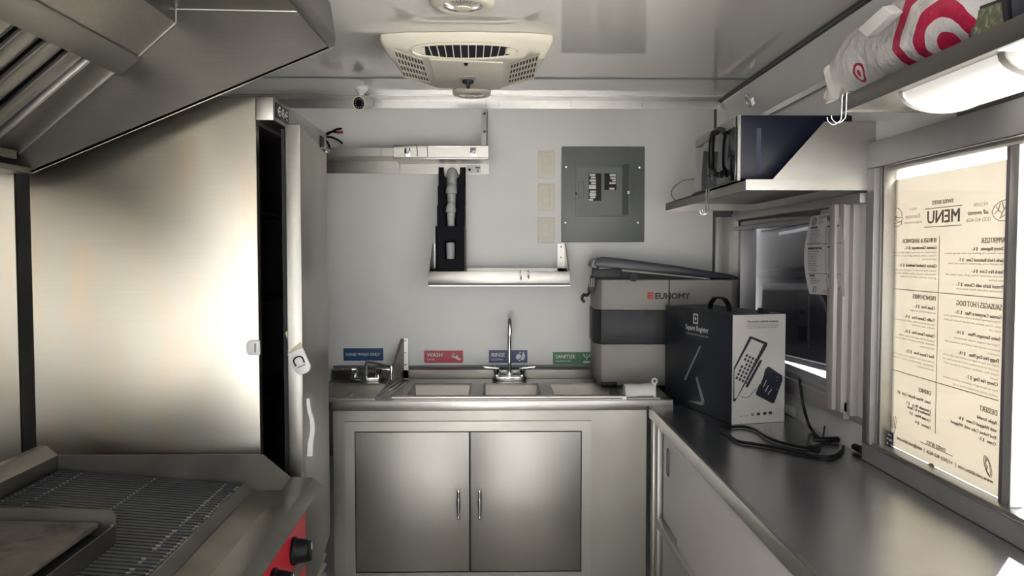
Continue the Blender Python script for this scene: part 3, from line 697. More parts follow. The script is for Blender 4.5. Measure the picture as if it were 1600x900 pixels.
# ============================================================ WALL SHELVES on the end wall
ls = thing('wall_shelf', 'stainless wall shelf with turned-up lip, holding the black lid organiser', 'wall shelf', (0, 3.27, 1.317))
LX0, LX1, LY = -.282, .282, 3.178
b = B(); b.box(LX0, LX1, LY, YB - .001, 1.366, 1.370); part('shelf_board', b, STEEL_BRIGHT, ls)
part('front_lip', B().box(LX0, LX1, LY - .003, LY, 1.328, 1.376), STEEL_BRIGHT, ls, .001)
part('lower_fold', B().box(LX0 + .002, LX1, LY - .004, LY + .015, 1.3165, 1.3215), STEEL_BRIGHT, ls)
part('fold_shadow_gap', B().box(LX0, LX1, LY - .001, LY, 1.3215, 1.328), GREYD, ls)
part('back_flange', B().box(LX0, LX1, YB - .004, YB - .0002, 1.34, 1.385), STEEL_BRIGHT, ls)
for s, x in ((-1, LX0 + .004), (1, LX1 - .006)):
    b = B().prism([(x, YB - .002, 1.37), (x, YB - .002, 1.487), (x, YB - .03, 1.487), (x, LY + .004, 1.378), (x, LY, 1.37)], (.003, 0, 0))
    br = part('end_bracket', b, STEEL_PANEL, ls)
    xx = x - .03 if s > 0 else x
    part('bracket_flange', B().box(xx, xx + .03, YB - .004, YB - .0005, 1.37, 1.488), STEEL_BRIGHT, br)
    b = B()
    for z in (1.475, 1.43): b.lathe([(.004, 0), (.002, .002)], (xx + .015, YB - .004, z), (0, -1, 0), 8)
    part('screw', b, CHROME, br)
def s_hook(px, py, y, h, label, parent=None, zt=None, group=None):
    p = at_y(px, py, y); r = .0016
    path = bez([(p.x + .002, y + .012, zt), (p.x + .001, y + .004, zt + .004), (p.x, y - .004, zt - .001), (p.x, y - .005, zt - h * .6), (p.x + .001, y - .007, zt - h), (p.x + .003, y - .016, zt - h - .004), (p.x + .004, y - .02, zt - h + .012)], 5)
    o = single('s_hook', B().tube(path, r, 7), CHROME, label, 'hook', group); return o
s_hook(813, 430, LY - .004, .030, 'thin wire hook on the lower wall shelf lip, left of its pair', zt=1.3775)
s_hook(825, 430, LY - .004, .026, 'thin wire hook on the lower wall shelf lip, right of its pair', zt=1.3775)

us = thing('wall_shelf', 'stainless shelf high on the end wall with two clipped brackets and a riveted riser', 'wall shelf', (-.23, 3.27, 1.78))
UY = 3.172; ux0 = at_y(615, 240, UY).x; ux1 = at_y(763, 240, UY).x
zt, zb = at_y(700, 227, UY).z, at_y(700, 249, UY).z
part('front_lip', B().box(ux0, ux1, UY, UY + .003, zb + .006, zt - .008), STEEL_BRIGHT, us)
part('top_fold', B().box(ux0, ux1, UY - .006, UY + .012, zt - .009, zt), STEEL_BRIGHT, us, .0015)
part('bottom_fold', B().box(ux0, ux1, UY - .007, UY + .012, zb, zb + .007), STEEL_BRIGHT, us, .0015)
part('shelf_board', B().box(ux0, ux1, UY + .003, YB - .001, zb + .004, zb + .007), STEEL, us)
zf = at_y(700, 272, YB).z
part('back_flange', B().box(ux0, ux1, YB - .004, YB - .0003, zf, zb + .004), STEEL, us)
rx = at_y(757, 200, YB).x
rs = part('riser_strip', B().box(rx - .012, rx + .013, YB - .005, YB - .0004, zb, 2.050), STEEL, us)
part('riser_web', B().prism([(rx + .010, YB - .005, zb), (rx + .010, YB - .005, 2.04), (rx + .010, UY + .004, zb + .03), (rx + .010, UY + .004, zb)], (.003, 0, 0)), STEEL, us)
b = B()
for z in (2.03, 1.955): b.lathe([(.006, 0), (.006, .002), (.003, .004)], (rx, YB - .005, z), (0, -1, 0), 10)
part('screw', b, CHROME, rs)
for px in (637, 740):
    p = at_y(px, 238, UY)
    cl = part('clip', B().box(p.x - .013, p.x + .011, UY - .004, UY, p.z - .017, p.z + .017), CHROME, us, .001)
    part('clip_screw', B().lathe([(.007, 0), (.005, .004)], (p.x, UY - .004, p.z), (0, -1, 0), 12), STEEL, cl)
for px in (651, 667):
    p = at_y(px, 238, UY)
    part('wire_tie', B().tube(bez([(p.x, UY - .007, zt), (p.x + .002, UY - .010, p.z + .01), (p.x + .004, UY - .010, p.z - .012), (p.x + .002, UY - .006, p.z - .016)], 4), .0012, 6), GREYD, us)
# label plate under the right end
p = at_y(742, 266, YB)
lp = part('label_plate', B().box(p.x - .037, p.x + .025, YB - .007, YB - .0042, zf + .003, zf + .036), WHITEP, us)
part('plate_screw', B().lathe([(.006, 0), (.003, .003)], (p.x - .022, YB - .007, zf + .018), (0, -1, 0), 10), BLACK, lp)
b = B(); b.box(p.x + .001, p.x + .022, YB - .0078, YB - .007, zf + .024, zf + .029); b.text('3', .02, (p.x + .007, YB - .007, zf + .007), XD, UD, NW, bold=.02); part('plate_print', b, SNAVY, lp)
us2 = thing('wall_shelf', 'left stainless shelf high on the end wall running behind the refrigerator', 'wall shelf', (-.63, 3.3, 1.78))
U2 = 3.19; vx0 = -.86; vx1 = ux0 - .003
a, c = at_y(580, 231, U2).z, at_y(580, 244, U2).z
part('front_lip', B().box(vx0, vx1, U2, U2 + .003, c, a), STEEL, us2)
part('shelf_board', B().box(vx0, vx1, U2 + .003, YB - .001, c, c + .003), STEEL, us2)
part('back_flange', B().box(vx0, vx1, YB - .004, YB - .0003, zf + .002, c), STEEL, us2)
part('lip_seam', B().box(at_y(595, 238, U2).x, at_y(595, 238, U2).x + .002, U2 - .001, U2, c, a), GREYD, us2)

# ============================================================ LID ORGANISER with cups
og = thing('lid_organizer', 'tall black four-tier cup and lid organiser standing on the lower wall shelf', 'organizer', (-.19, 3.27, 1.370))
ox0, ox1 = -.250, -.140
tops = [1.556, 1.640, 1.722, 1.802]; ys = [3.194, 3.236, 3.278, 3.320]
prof = []
for t, yy in zip(tops, ys): prof += [(yy, (prof[-1][1] if prof else 1.3705)), (yy, t)]
prof += [(3.366, 1.802), (3.366, 1.3705)]
for x in (ox0, ox1 - .003): part('side_wall', B().prism([(x, yy, z) for yy, z in prof], (.003, 0, 0)), ORGB, og)
part('back_wall', B().box(ox0, ox1, 3.363, 3.366, 1.3705, 1.70), ORGB, og)
for i, (t, yy) in enumerate(zip(tops, ys)):
    z0 = 1.3705 if i == 0 else tops[i - 1] - .06
    m = (ox0 + ox1) / 2
    if i == 0:
        b = B().box(ox0 - .004, ox1, yy, yy + .003, z0, 1.425); b.box(ox0 - .004, m - .022, yy, yy + .003, 1.425, 1.500); b.box(m + .022, ox1, yy, yy + .003, 1.425, 1.500); b.box(ox0 - .004, ox1, yy, yy + .003, 1.500, t)
    else:
        b = B().prism([(ox0, yy, z0), (ox1, yy, z0), (ox1, yy, t), (m + .033, yy, t), (m + .032, yy, t - .035), (m + .022, yy, t - .045), (m + .022, yy, z0 + .004), (m - .022, yy, z0 + .004), (m - .022, yy, t - .045), (m - .032, yy, t - .035), (m - .033, yy, t), (ox0, yy, t)], (0, .003, 0))
    part('tier_front', b, ORGB, og)
    part('tier_floor', B().box(ox0 + .003, ox1 - .003, yy + .003 if i == 0 else yy + .036, (ys + [3.363])[i + 1], z0 + .002, z0 + .005), ORGB, og)
part('side_edge', B().box(ox1, ox1 + .002, 3.20, 3.366, 1.372, 1.55), DARKG, og)
mx = (ox0 + ox1) / 2
def cup(i, r, zl, zh, dome, label, m=CLEARP):
    yy = ys[i] + .012 + (.0 if i else .008)
    pr = [(r * .80, 0), (r * .82, .004), (r, zh - zl)]
    if dome: pr += [(r * 1.32, zh - zl + .001), (r * 1.30, zh - zl + .006), (r * 1.22, zh - zl + .020), (r * .92, zh - zl + .034), (r * .45, zh - zl + .041), (0, zh - zl + .043)]
    else: pr += [(r * 1.05, zh - zl + .002), (r * .9, zh - zl + .012), (0, zh - zl + .014)]
    yy = ys[i] + .0225 if i == 0 else ys[i] + .013
    return single('cup_lid_stack', B().lathe(pr, (mx, yy, zl), (0, 0, 1), 20), m, label, 'lids', smooth=50)
cup(0, .0175, 1.3805, 1.478, False, 'wrapped clear lids in the bottom bay of the organiser')
cup(1, .0160, 1.508, 1.612, True, 'narrow clear lid stack in the second bay of the organiser')
cup(2, .0185, 1.592, 1.690, True, 'clear dome lid stack in the third bay of the organiser')
cup(3, .0195, 1.674, 1.760, True, 'frosted dome lid stack in the top bay of the organiser')

# ============================================================ SWITCHES
for (y0, y1), lab in zip(((235.5, 278), (287, 328.5), (339.5, 380)), ('topmost ivory rocker switch in the column left of the breaker panel', 'middle ivory rocker switch in the column left of the breaker panel', 'lowest ivory rocker switch in the column left of the breaker panel')):
    a = at_y(840.5, y1, YB); c = at_y(866.5, y0, YB)
    s = thing('light_switch', lab, 'switch', ((a.x + c.x) / 2, YB - .003, a.z), 'rocker switches on the end wall')
    part('cover_plate', B().box(a.x, c.x, YB - .006, YB - .0005, a.z, c.z), IVORY, s, .002)
    mx_, mz_ = (a.x + c.x) / 2, (a.z + c.z) / 2
    part('rocker_frame', B().box(mx_ - .019, mx_ + .019, YB - .0068, YB - .006, mz_ - .035, mz_ + .035), IVORY_D, s)
    part('rocker', B().prism([(mx_ - .016, YB - .0068, mz_ - .031), (mx_ - .016, YB - .011, mz_ - .031), (mx_ - .016, YB - .0075, mz_ + .031), (mx_ - .016, YB - .0068, mz_ + .031)], (.032, 0, 0)), IVORY, s, .0006)

# ============================================================ BREAKER PANEL
a = at_y(877, 378.5, YB); c = at_y(1007, 229.5, YB)
bp = thing('breaker_panel', 'grey electrical breaker panel with its breaker labels showing, on the end wall', 'electrical panel', ((a.x + c.x) / 2, YB - .004, a.z))
part('cover', B().box(a.x, c.x, YB - .012, YB - .0005, a.z, c.z), GREYP, bp, .003)
def pb(px0, px1, py0, py1, d0, d1):
    p = at_y(px0, py1, YB - .012); q = at_y(px1, py0, YB - .012); return B().box(p.x, q.x, YB - .012 - d1, YB - .012 - d0, p.z, q.z)
part('door_edge', B().tube([at_y(px, py, YB - .012) for px, py in ((899, 258), (978, 258), (978, 338), (899, 338))], .0013, 4, closed=True), GREYD, bp)
part('inner_panel', pb(902, 970, 262, 336, 0, .002), GREYP, bp)
bk = part('breaker_bay', pb(919.5, 939.5, 271, 314, .002, .004), BLACK, bp, label='left column of black breakers')
for k, (h, w0, w1) in enumerate(((3.2, 921, 930), (3, 923, 930.5), (3.2, 921, 931), (3, 923.5, 931), (6.5, 920, 931), (2.8, 922, 931), (5.0, 921, 931), (3, 922, 930), (2.8, 920, 926.5))):
    y = 272 + [0, 4.2, 8.6, 13, 17, 26, 29.5, 35, 39][k]
    part('breaker_label', pb(w0, w1, y, y + h, .004, .0046), WHITEP, bk)
bk = part('breaker_bay', pb(944, 963, 271, 297, .002, .004), BLACK, bp, label='right column of black breakers')
for k, (y, h, w0, w1) in enumerate(((272, 3.8, 952.5, 962), (277, 3, 953.5, 962), (281, 2.6, 956.5, 962), (285, 2.8, 952, 962), (293.5, 3, 952, 960))):
    part('breaker_label', pb(w0, w1, y, y + h, .004, .0046), WHITEP, bk)
part('blank_plate', pb(919.5, 939.5, 314.5, 329, .002, .003), GREYP, bp); part('blank_plate', pb(944, 963, 297.5, 329, .002, .003), GREYP, bp)
hd = [at_y(px, py, YB - .013) for px, py in ((904, 286), (905, 284.5), (911, 284.5), (912, 286), (912, 308), (911, 309.5), (905, 309.5), (904, 308))]
part('finger_pull', B().tube(hd, .0018, 6, closed=True), GREYD, bp)
part('latch_slot', pb(899, 901.5, 300.5, 304.5, 0, .001), BLACK, bp)
p = at_y(972, 336, YB - .012); q = at_y(972, 258, YB - .012)
od = part('open_door', B().prism([(p.x, YB - .012, p.z), (p.x + .005, YB - .012, p.z), (p.x + .026, YB - .060, p.z), (p.x + .021, YB - .060, p.z)], (0, 0, q.z - p.z)), GREYP, bp, label='small panel door swung open, seen nearly edge on')
part('door_catch', B().box(p.x + .014, p.x + .022, YB - .064, YB - .06, p.z + .085, p.z + .097), WHITEP, od)
for px, py in ((884.5, 261), (999, 262), (883.5, 348), (996.5, 348)):
    p = at_y(px, py, YB - .012); part('cover_screw', B().lathe([(.0055, 0), (.004, .003)], p, (0, -1, 0), 12), CHROME, bp)

# loose cables poking from the wall beside the fridge
p0 = at_y(504, 214, 3.36)
cb = thing('loose_cable', 'short black cable ends with one red plug poking out beside the fridge top', 'cable', p0)
for pts, nm in ((((504, 214), (515, 208), (526, 202), (534, 201)), 'cable_end'), (((504, 213), (514, 207), (522, 206), (528, 207)), 'cable_end'), (((504, 214), (516, 214), (527, 218), (535, 224)), 'cable_end'), (((504, 215), (510, 220), (514, 227), (515, 232)), 'cable_end')):
    part(nm, B().tube(bez([at_y(px, py, 3.362 - .004 * i) for i, (px, py) in enumerate(pts)], 4), .0042, 8), BLACK, cb)
a_, c_ = at_y(527, 207, 3.35), at_y(536, 206.5, 3.35)
part('plug_tip', B().cyl(a_, c_ - a_, .005, (c_ - a_).length, 10), REDINK, cb, label='red plug tip')
# ============================================================ CEILING AIR CONDITIONER
ac = thing('ceiling_air_conditioner', 'cream ceiling air conditioner with louvres and side grilles', 'air conditioner', (-.1, 2.62, 2.02))
zb = 2.030
top = [(-.350, 2.372), (-.338, 2.70), (-.235, 2.885), (.020, 2.885), (.135, 2.73), (.160, 2.372), (.08, 2.352), (-.1, 2.345), (-.27, 2.352)]
mid = [(-.350, 2.385), (-.336, 2.70), (-.233, 2.882), (.018, 2.882), (.133, 2.73), (.160, 2.385), (.08, 2.368), (-.1, 2.362), (-.27, 2.368)]
bot = [(-.325, 2.430), (-.312, 2.690), (-.218, 2.860), (.002, 2.860), (.108, 2.722), (.135, 2.430), (.06, 2.424), (-.1, 2.421), (-.25, 2.424)]
b = B().loft([[(x, y, ZC - .0005) for x, y in top], [(x, y, ZC - .022) for x, y in mid], [(x, y, zb) for x, y in bot]])
hs = part('housing', b, CREAM, ac, .008, 50)
# louvre: lens-shaped dark mouth on the sloped near face
pA, pB = Vector((-.1, 2.364, ZC - .022)), Vector((-.1, 2.421, zb))
ld = (pB - pA).normalized(); ln = Vector((0, -1, 0)) - ld * Vector((0, -1, 0)).dot(ld); ln.normalize()
lc = (pA + pB) / 2
if ln.z > 0 and False: ln = -ln
def lp(u, v, o): return lc + Vector((u, 0, 0)) + ld * v + ln * (o - abs(u) * .02)
hw, hh = .152, .027
lens = [(hw * math.cos(k * PI / 16), hh * (abs(math.sin(k * PI / 16)) ** .75) * (1 if k < 16 else -1)) for k in range(32)]
part('louvre_mouth', B().prism([lp(u, v, .0075) for u, v in lens], ln * .001), BLACKM, ac, label='dark lens-shaped air outlet')
part('louvre_rim', B().tube([lp(u * 1.02, v * 1.06, .0085) for u, v in lens], .0038, 6, closed=True), CREAM, ac)
for k in range(12):
    u = -.129 + k * .0232; vv = hh * (max(0, 1 - (u / hw) ** 2)) ** .5
    b = B(); tlt = -.010 * (u / .13)
    b.prism([lp(u - .0012, -vv, .008), lp(u + .0012, -vv, .008), lp(u + .0012 + tlt, vv, .008), lp(u - .0012 + tlt, vv, .008)], ln * .005)
    part('louvre_slat', b, CREAM, ac)
for u0, u1 in ((-.150, -.118), (.118, .150)):
    part('louvre_cheek', B().prism([lp(u, v, .0078) for u, v in ((u0, 0), (u0 * .93 + u1 * .07, .010), (u1, .014), (u1, -.014), (u0 * .93 + u1 * .07, -.010))], ln * .0016), CREAM, ac)
cen = [at_z(px, py, zb) for px, py in ((672, 92), (785, 97), (783, 136), (685, 134))]
part('centre_cover', B().prism([at_z(px, py, zb) for px, py in ((671, 91.5), (786, 97), (782, 138.0), (684.5, 136))], (0, 0, -.004)), CREAM, ac, .0012)
def grille(qd, nr, nc, nm):
    Q = [at_z(px, py, zb - .0015) for px, py in qd]
    L = lambda u, v: Q[0].lerp(Q[1], u).lerp(Q[3].lerp(Q[2], u), v)
    g = part(nm, B().prism([L(0, 0), L(1, 0), L(1, 1), L(0, 1)], (0, 0, .001)), BLACKM, ac, label='dark side intake behind a cream grid')
    for i in range(nc + 1):
        u = i / nc; w_ = .42 / nc / 2
        part('grille_bar', B().prism([L(u - w_, -.02), L(u + w_, -.02), L(u + w_, 1.02), L(u - w_, 1.02)], (0, 0, -.002)), CREAM, g)
    for j in range(nr + 1):
        v = j / nr; w_ = .13 / nr
        part('grille_bar', B().prism([L(-.02, v - w_), L(1.02, v - w_), L(1.02, v + w_), L(-.02, v + w_)], (0, 0, -.0022)), CREAM, g)
grille(((615, 78), (660, 93.5), (671, 128), (631, 119)), 4, 9, 'intake_grille')
grille(((798, 100), (842, 85), (834, 121), (794, 130.5)), 4, 9, 'intake_grille')
p = at_z(728, 97, zb); part('sensor', B().lathe([(.009, 0), (.006, -.003), (.004, -.008), (0, -.009)], (p.x, p.y, zb - .003), (0, 0, 1), 14), BLACK, ac)
p = at_z(731, 124, zb - .004)
ck = part('control_plate', B().box(p.x - .028, p.x + .028, p.y - .045, p.y + .04, zb - .0052, zb - .004), IVORY_D, ac)
part('plate_mark', B().tube([(p.x + sx * .024, p.y + sy, zb - .0054) for sx, sy in ((-1, .01), (-1, -.038), (1, -.038), (1, .01))], .0010, 4), GREYD, ck)
part('control_knob', B().lathe([(.020, 0), (.018, -.010), (.007, -.014), (.006, -.026), (0, -.027)], (p.x, p.y + .01, zb - .005), (0, 0, 1), 18).box(p.x - .003, p.x + .003, p.y - .012, p.y + .03, zb - .030, zb - .012), DARKG, ac, .001)
# ============================================================ CEILING LIGHTS
def ceil_light(x, y, r, label):
    t = thing('ceiling_light', label, 'ceiling light', (x, y, ZC - .02))
    part('trim_ring', B().lathe([(r * .60, -.012), (r, -.002), (r, -.010), (r * .93, -.018), (r * .74, -.021), (r * .62, -.017)], (x, y, ZC), (0, 0, 1), 40, cap=False), CREAM, t, smooth=50)
    part('lamp_lens', B().lathe([(r * .64, -.010), (r * .62, -.016), (r * .4, -.021), (r * .28, -.022)], (x, y, ZC), (0, 0, 1), 32), LENS, t)
    part('lens_cap', B().lathe([(r * .28, -.0215), (r * .26, -.025), (0.0, -.026)], (x, y, ZC), (0, 0, 1), 24), CREAM, t)
    b = B()
    for k in range(30):
        a = 2 * PI * k / 30; ca, sa = math.cos(a), math.sin(a)
        b.prism([(x + r * .30 * ca, y + r * .30 * sa, ZC - .0225), (x + r * .62 * ca, y + r * .62 * sa, ZC - .017), (x + r * .62 * ca - .002 * sa, y + r * .62 * sa + .002 * ca, ZC - .017)], (0, 0, -.0012))
    part('lens_rib', b, CHROME, t, kind='stuff')
p = at_z(723, -1, ZC); ceil_light(p.x, p.y, .080, 'round ceiling light in front of the air conditioner, cut by the top of the photo')
p = at_z(737, 142, ZC); ceil_light(p.x, p.y, .076, 'round ceiling light just behind the air conditioner')
p = at_y(1171, 157, 2.92)
cvn = Vector((-.125, 0, -.06)).normalized()
p = on_plane(1171, 158, (.925, 0, ZC), cvn)
t = thing('cove_reflection', 'small round slotted piece standing for a light reflection in the cove above the microwave', 'light', p)  # fitting added in place of a light reflection on the cove
part('trim_ring', B().lathe([(.030, 0), (.030, .004), (.022, .006), (.020, .002)], p, cvn, 24, cap=False), ALU, t)
part('lamp_lens', B().lathe([(.021, .001), (.018, .004), (0, .005)], p, cvn, 20), LENS, t)
for k in (-1, 0, 1):
    q = p + Vector((0, -.042 - .012 * k, 0)); part('reflection_fin', B().tube([q + Vector((.010, 0, .022)) + cvn * .003, q + cvn * .004, q + Vector((-.010, 0, -.022)) * -0 + Vector((.006, 0, -.02)) + cvn * .003], .002, 6), ALU, t)

# ============================================================ SECURITY CAMERA
cc = at_z(564, 138, ZC)
sc = thing('security_camera', 'small white bullet security camera under the ceiling', 'camera', (cc.x, cc.y, ZC - .09))
part('mount_base', B().lathe([(.026, 0), (.026, -.006), (.020, -.012), (.012, -.022), (.009, -.030)], (cc.x, cc.y, ZC), (0, 0, 1), 24), WHITEP, sc)
part('mount_arm', B().tube([(cc.x, cc.y, ZC - .026), (cc.x + .004, cc.y, ZC - .040), (cc.x + .006, cc.y + .01, ZC - .056)], .008, 10), WHITEP, sc)
ax = Vector((-.20, -.93, -.22)).normalized(); f = at_y(562, 161, cc.y - .04)
bd = part('camera_body', B().lathe([(.018, -.085), (.0255, -.080), (.0265, -.004), (.0275, 0), (.0270, .012), (.0235, .012), (.0225, .004)], f, ax, 28), WHITEP, sc, smooth=40)
part('lens_face', B().lathe([(.0232, .003), (.0228, .006), (.009, .006), (.0085, .009), (0, .0095)], f, ax, 28), BLACK, sc)
b = B(); o1 = ax.orthogonal().normalized(); o2 = ax.cross(o1)
for k in range(12):
    a = 2 * PI * k / 12; b.cyl(f + ax * .006 + (o1 * math.cos(a) + o2 * math.sin(a)) * .0165, ax, .0024, .0012, 8)
part('infrared_led', b, GREYL, sc, kind='stuff')

# ============================================================ WORK COUNTER on the right
wc = thing('work_counter', 'long stainless work counter on the right with white sliding cabinet doors', 'counter', (.76, 1.6, 0))
ZK = .900; KX = .538
part('worktop', B().prism([(KX, -.6, ZK), (XR - .001, -.6, ZK), (XR - .001, YB - .014, ZK), (.640, YB - .014, ZK), (.640, 2.842, ZK), (KX, 2.842, ZK)], (0, 0, -.006)), STEEL_TOP, wc)
part('front_fascia', B().box(KX - .001, KX + .012, -.6, 2.842, ZK - .042, ZK - .0005), STEEL_TOP, wc, .002)
part('edge_highlight', B().box(KX - .0015, KX + .008, -.6, 2.842, ZK - .003, ZK + .0008), STEEL_BRIGHT, wc)
part('front_post', B().box(KX + .006, KX + .030, 2.800, 2.838, 0, ZK - .042), STEEL, wc, .002)
part('front_post', B().box(KX + .010, KX + .030, 2.735, 2.775, 0, ZK - .042), STEEL, wc, .002)
part('front_post', B().box(KX + .008, KX + .030, -.4, -.36, 0, ZK - .042), STEEL, wc, .002)
part('door_track', B().box(KX + .008, KX + .045, -.5, 2.735, ZK - .052, ZK - .042), STEEL, wc)
part('lower_rail', B().box(KX + .006, KX + .050, -.5, 2.735, .500, .532), STEEL_BRIGHT, wc, .002)
d1 = part('sliding_door', B().box(KX + .030, KX + .038, 1.50, 2.73, .532, ZK - .052), WALL, wc)
d2 = part('sliding_door', B().box(KX + .018, KX + .026, .55, 2.46, .532, ZK - .052), WALL, wc)
b = B().tube([(KX + .0295, 2.655 + .016 * math.cos(a) , .745 + (.030 if math.sin(a) > 0 else -.030) + .016 * math.sin(a)) for a in [k * PI / 8 for k in range(16)]], .0022, 6, closed=True)
part('finger_pull', b, GREYD, d1)
part('side_panel', B().box(KX + .035, XR - .01, 2.79, 2.80, .1, ZK - .01), STEEL, wc)
part('base_shelf', B().box(KX + .04, XR - .01, -.5, 2.78, .12, .14), STEEL, wc)
for yy in (-.38, 2.75): part('rear_leg', B().box(XR - .05, XR - .02, yy, yy + .04, 0, ZK - .006), STEEL, wc)

# ============================================================ COOLER
cz = .926; cy = 3.112; rot = Matrix.Translation((.398, cy, 0)) @ Matrix.Rotation(math.radians(-2.0), 4, 'Z')
co = thing('portable_cooler', 'grey and charcoal portable electric cooler standing at the right end of the sink', 'cooler', (.66, 3.22, cz))
LX, DX = .530, .235
def ring(e, z): return [(-.026 + e, .05, z), (e * .7, e, z), (LX - .02, e, z), (LX, .03, z), (LX, DX - e, z), (-.026 + e, DX - e, z)]
part('lower_body', B().loft([ring(.018, cz), ring(.004, cz + .03), ring(.002, 1.092)]).xf(rot), GREYL, co, .004)
part('dark_band', B().loft([ring(-.001, 1.092), ring(-.001, 1.226)]).xf(rot), DARKG, co, .002, label='charcoal middle band')
ub = part('upper_body', B().loft([ring(.002, 1.226), ring(.003, 1.345)]).xf(rot), GREYL, co, .004)
part('panel_seam', B().box(.262, .266, -.0005, .003, 1.228, 1.345).xf(rot), BLACK, co)
for x in (.012, .46): part('corner_foot', B().box(x - .010, x + .052, .002, .05, cz - .005, cz + .016).xf(rot), BLACK, co, .003)
for x in (.012, .46): part('corner_foot', B().box(x - .010, x + .052, .18, .228, cz - .005, cz + .016).xf(rot), BLACK, co, .003)
nrm = rot.to_3x3() @ Vector((0, -1, 0)); xdr = rot.to_3x3() @ Vector((1, 0, 0))
q = on_plane(1023, 467, rot @ Vector((0, .002, 1.3)), nrm)
b = B().text('EUHOMY', .0335, q, xdr, UD, nrm, bold=.035, sx=.98, lift=.002); part('lettering', b, INKD, co)
q2 = on_plane(1011.5, 467, rot @ Vector((0, .002, 1.3)), nrm)
b = B()
for k in range(3): b.prism([q2 + nrm * .0015 + UD * (.0095 * k), q2 + nrm * .0015 + xdr * .023 + UD * (.0095 * k), q2 + nrm * .0015 + xdr * .023 + UD * (.0095 * k + .0065), q2 + nrm * .0015 + UD * (.0095 * k + .0065)], nrm * .0006)
b.prism([q2 + nrm * .0014, q2 + nrm * .0014 + xdr * .006, q2 + nrm * .0014 + xdr * .006 + UD * .0255, q2 + nrm * .0014 + UD * .0255], nrm * .0006)
part('logo_mark', b, REDINK, co, label='red three-bar logo mark')
# the lid stands ajar, hinged at the right end
lt = [(-.030, 1.405), (-.022, 1.424), (.01, 1.433), (.07, 1.428), (.30, 1.398), (.50, 1.366), (.53, 1.357), (.532, 1.347), (.42, 1.352), (-.018, 1.393)]
part('lid', B().prism([(x, -.006, z) for x, z in lt], (0, DX - .0, 0)).xf(rot), mat('navy_black_lid', (.016, .020, .038), .32, noise=20, var=.1), co, .004, label='dark lid raised at the left end')
part('lid_rim', B().prism([(-.010, -.008, 1.3935), (.42, -.008, 1.351), (.42, -.008, 1.346), (-.010, -.008, 1.386)], (0, .01, 0)).xf(rot), GREYL, co)
part('lid_cheek', B().prism([(-.040, .0, 1.395), (-.036, .0, 1.415), (-.020, .0, 1.428), (-.012, 0, 1.402), (-.02, 0, 1.388)], (0, .18, 0)).xf(rot), GREYL, co, .003)
part('latch_bar', B().box(-.036, .078, -.014, .02, 1.352, 1.388).xf(rot @ Matrix.Translation((0, 0, 0))), DARKG, co, .005, label='dark grey latch bar under the lid')
part('hinge_knuckle', B().cyl((.125, -.010, 1.355), (0, 1, 0), .017, .03, 16).xf(rot), BLACK, co)
part('lid_gasket', B().prism([(-.02, .004, 1.346), (.40, .004, 1.346), (.40, .004, 1.353), (-.02, .004, 1.392)], (0, .20, 0)).xf(rot), BLACKM, co)
b = B().prism([(-.038, .02, 1.362), (-.010, .02, 1.362), (-.028, .02, 1.290), (-.052, .02, 1.300)], (0, .03, 0)).xf(rot)
cs = part('carry_bracket', b, DARKG, co, .003)
for k in range(3): part('bracket_rib', B().box(-.040 + k * .008, -.036 + k * .008, .0185, .02, 1.315, 1.35).xf(rot @ Matrix.Translation((-.006, 0, 0))), GREYL, cs)
part('handle_hook', B().tube(bez([rot @ Vector(v) for v in ((-.040, .035, 1.300), (-.052, .035, 1.282), (-.066, .035, 1.284), (-.072, .035, 1.268), (-.062, .035, 1.255))], 5), .006, 8), DARKG, co)

# ============================================================ REGISTER BOX
c0 = at_z(1143, 664, ZK); cL = at_z(1038.7, 622, ZK); 
u = (cL - c0); lu = u.length; u.normalize(); v = Vector((-u.y, u.x, 0)); v = v if v.x > 0 else -v
lv = .190; hb = (at_y(1149, 492.6, c0.y).z - ZK)
rb = thing('register_box', 'black and white printed carton with a carry handle, standing on the counter', 'box', c0 + u * lu / 2 + v * lv / 2)
zz = Vector((0, 0, 1)); z0 = ZK + .0008
def bx(a0, a1, b0, b1, h0, h1):
    o = c0 + u * a0 + v * b0; o = Vector((o.x, o.y, z0 + h0))
    return B().prism([o, o + u * (a1 - a0), o + u * (a1 - a0) + v * (b1 - b0), o + v * (b1 - b0)], (0, 0, h1 - h0))
part('carton', bx(0.0012, lu, 0, lv, 0, hb - .001), CARD, rb, .001)
part('white_side', bx(0, .0012, .0005, lv, .0, hb - .0005), CARDW, rb, label='white printed end of the carton')
part('top_flap', bx(.003, lu, .002, lv - .002, hb - .001, hb + .0008), CARD, rb)
hc = c0 + u * .22 + v * .075; hc.z = z0 + hb
part('carry_handle', B().loft([[hc + u * (s * .066) + v * dv + zz * h + (zz * dt if True else zz) for dv, dt in ((-.009, 0), (.009, 0), (.009, .005), (-.009, .005))] for s, h in ((-1, 0), (-.92, .018), (-.55, .036), (0, .041), (.55, .036), (.92, .018), (1, 0))]), BLACK, rb)
part('end_tab', bx(.03, .07, .13, .15, hb + .0008, hb + .016), DARKG, rb)
nL = -v; nR = -u
def pL(px, py): return on_plane(px, py, c0, nL)
def pR(px, py): return on_plane(px, py, c0, nR)
b = B()
q = pL(1087, 498); s = .0145
def sq(b, q, s, xd, n):
    for x0, x1, y0, y1 in ((-s, s, s * .7, s), (-s, s, -s, -s * .7), (-s, -s * .7, -s * .7, s * .7), (s * .7, s, -s * .7, s * .7), (-s * .28, s * .28, -s * .28, s * .28)):
        b.prism([q + xd * x0 + zz * y0, q + xd * x1 + zz * y0, q + xd * x1 + zz * y1, q + xd * x0 + zz * y1], n * .0006)
sq(b, q, .0175, -u, nL); part('logo_mark', b, WHITE_INK, rb, label='white square logo')
q = pL(1089, 517.0)
b = B().text('Square Register', .0262, q, -u, zz, nL, 'CENTER', bold=.012)
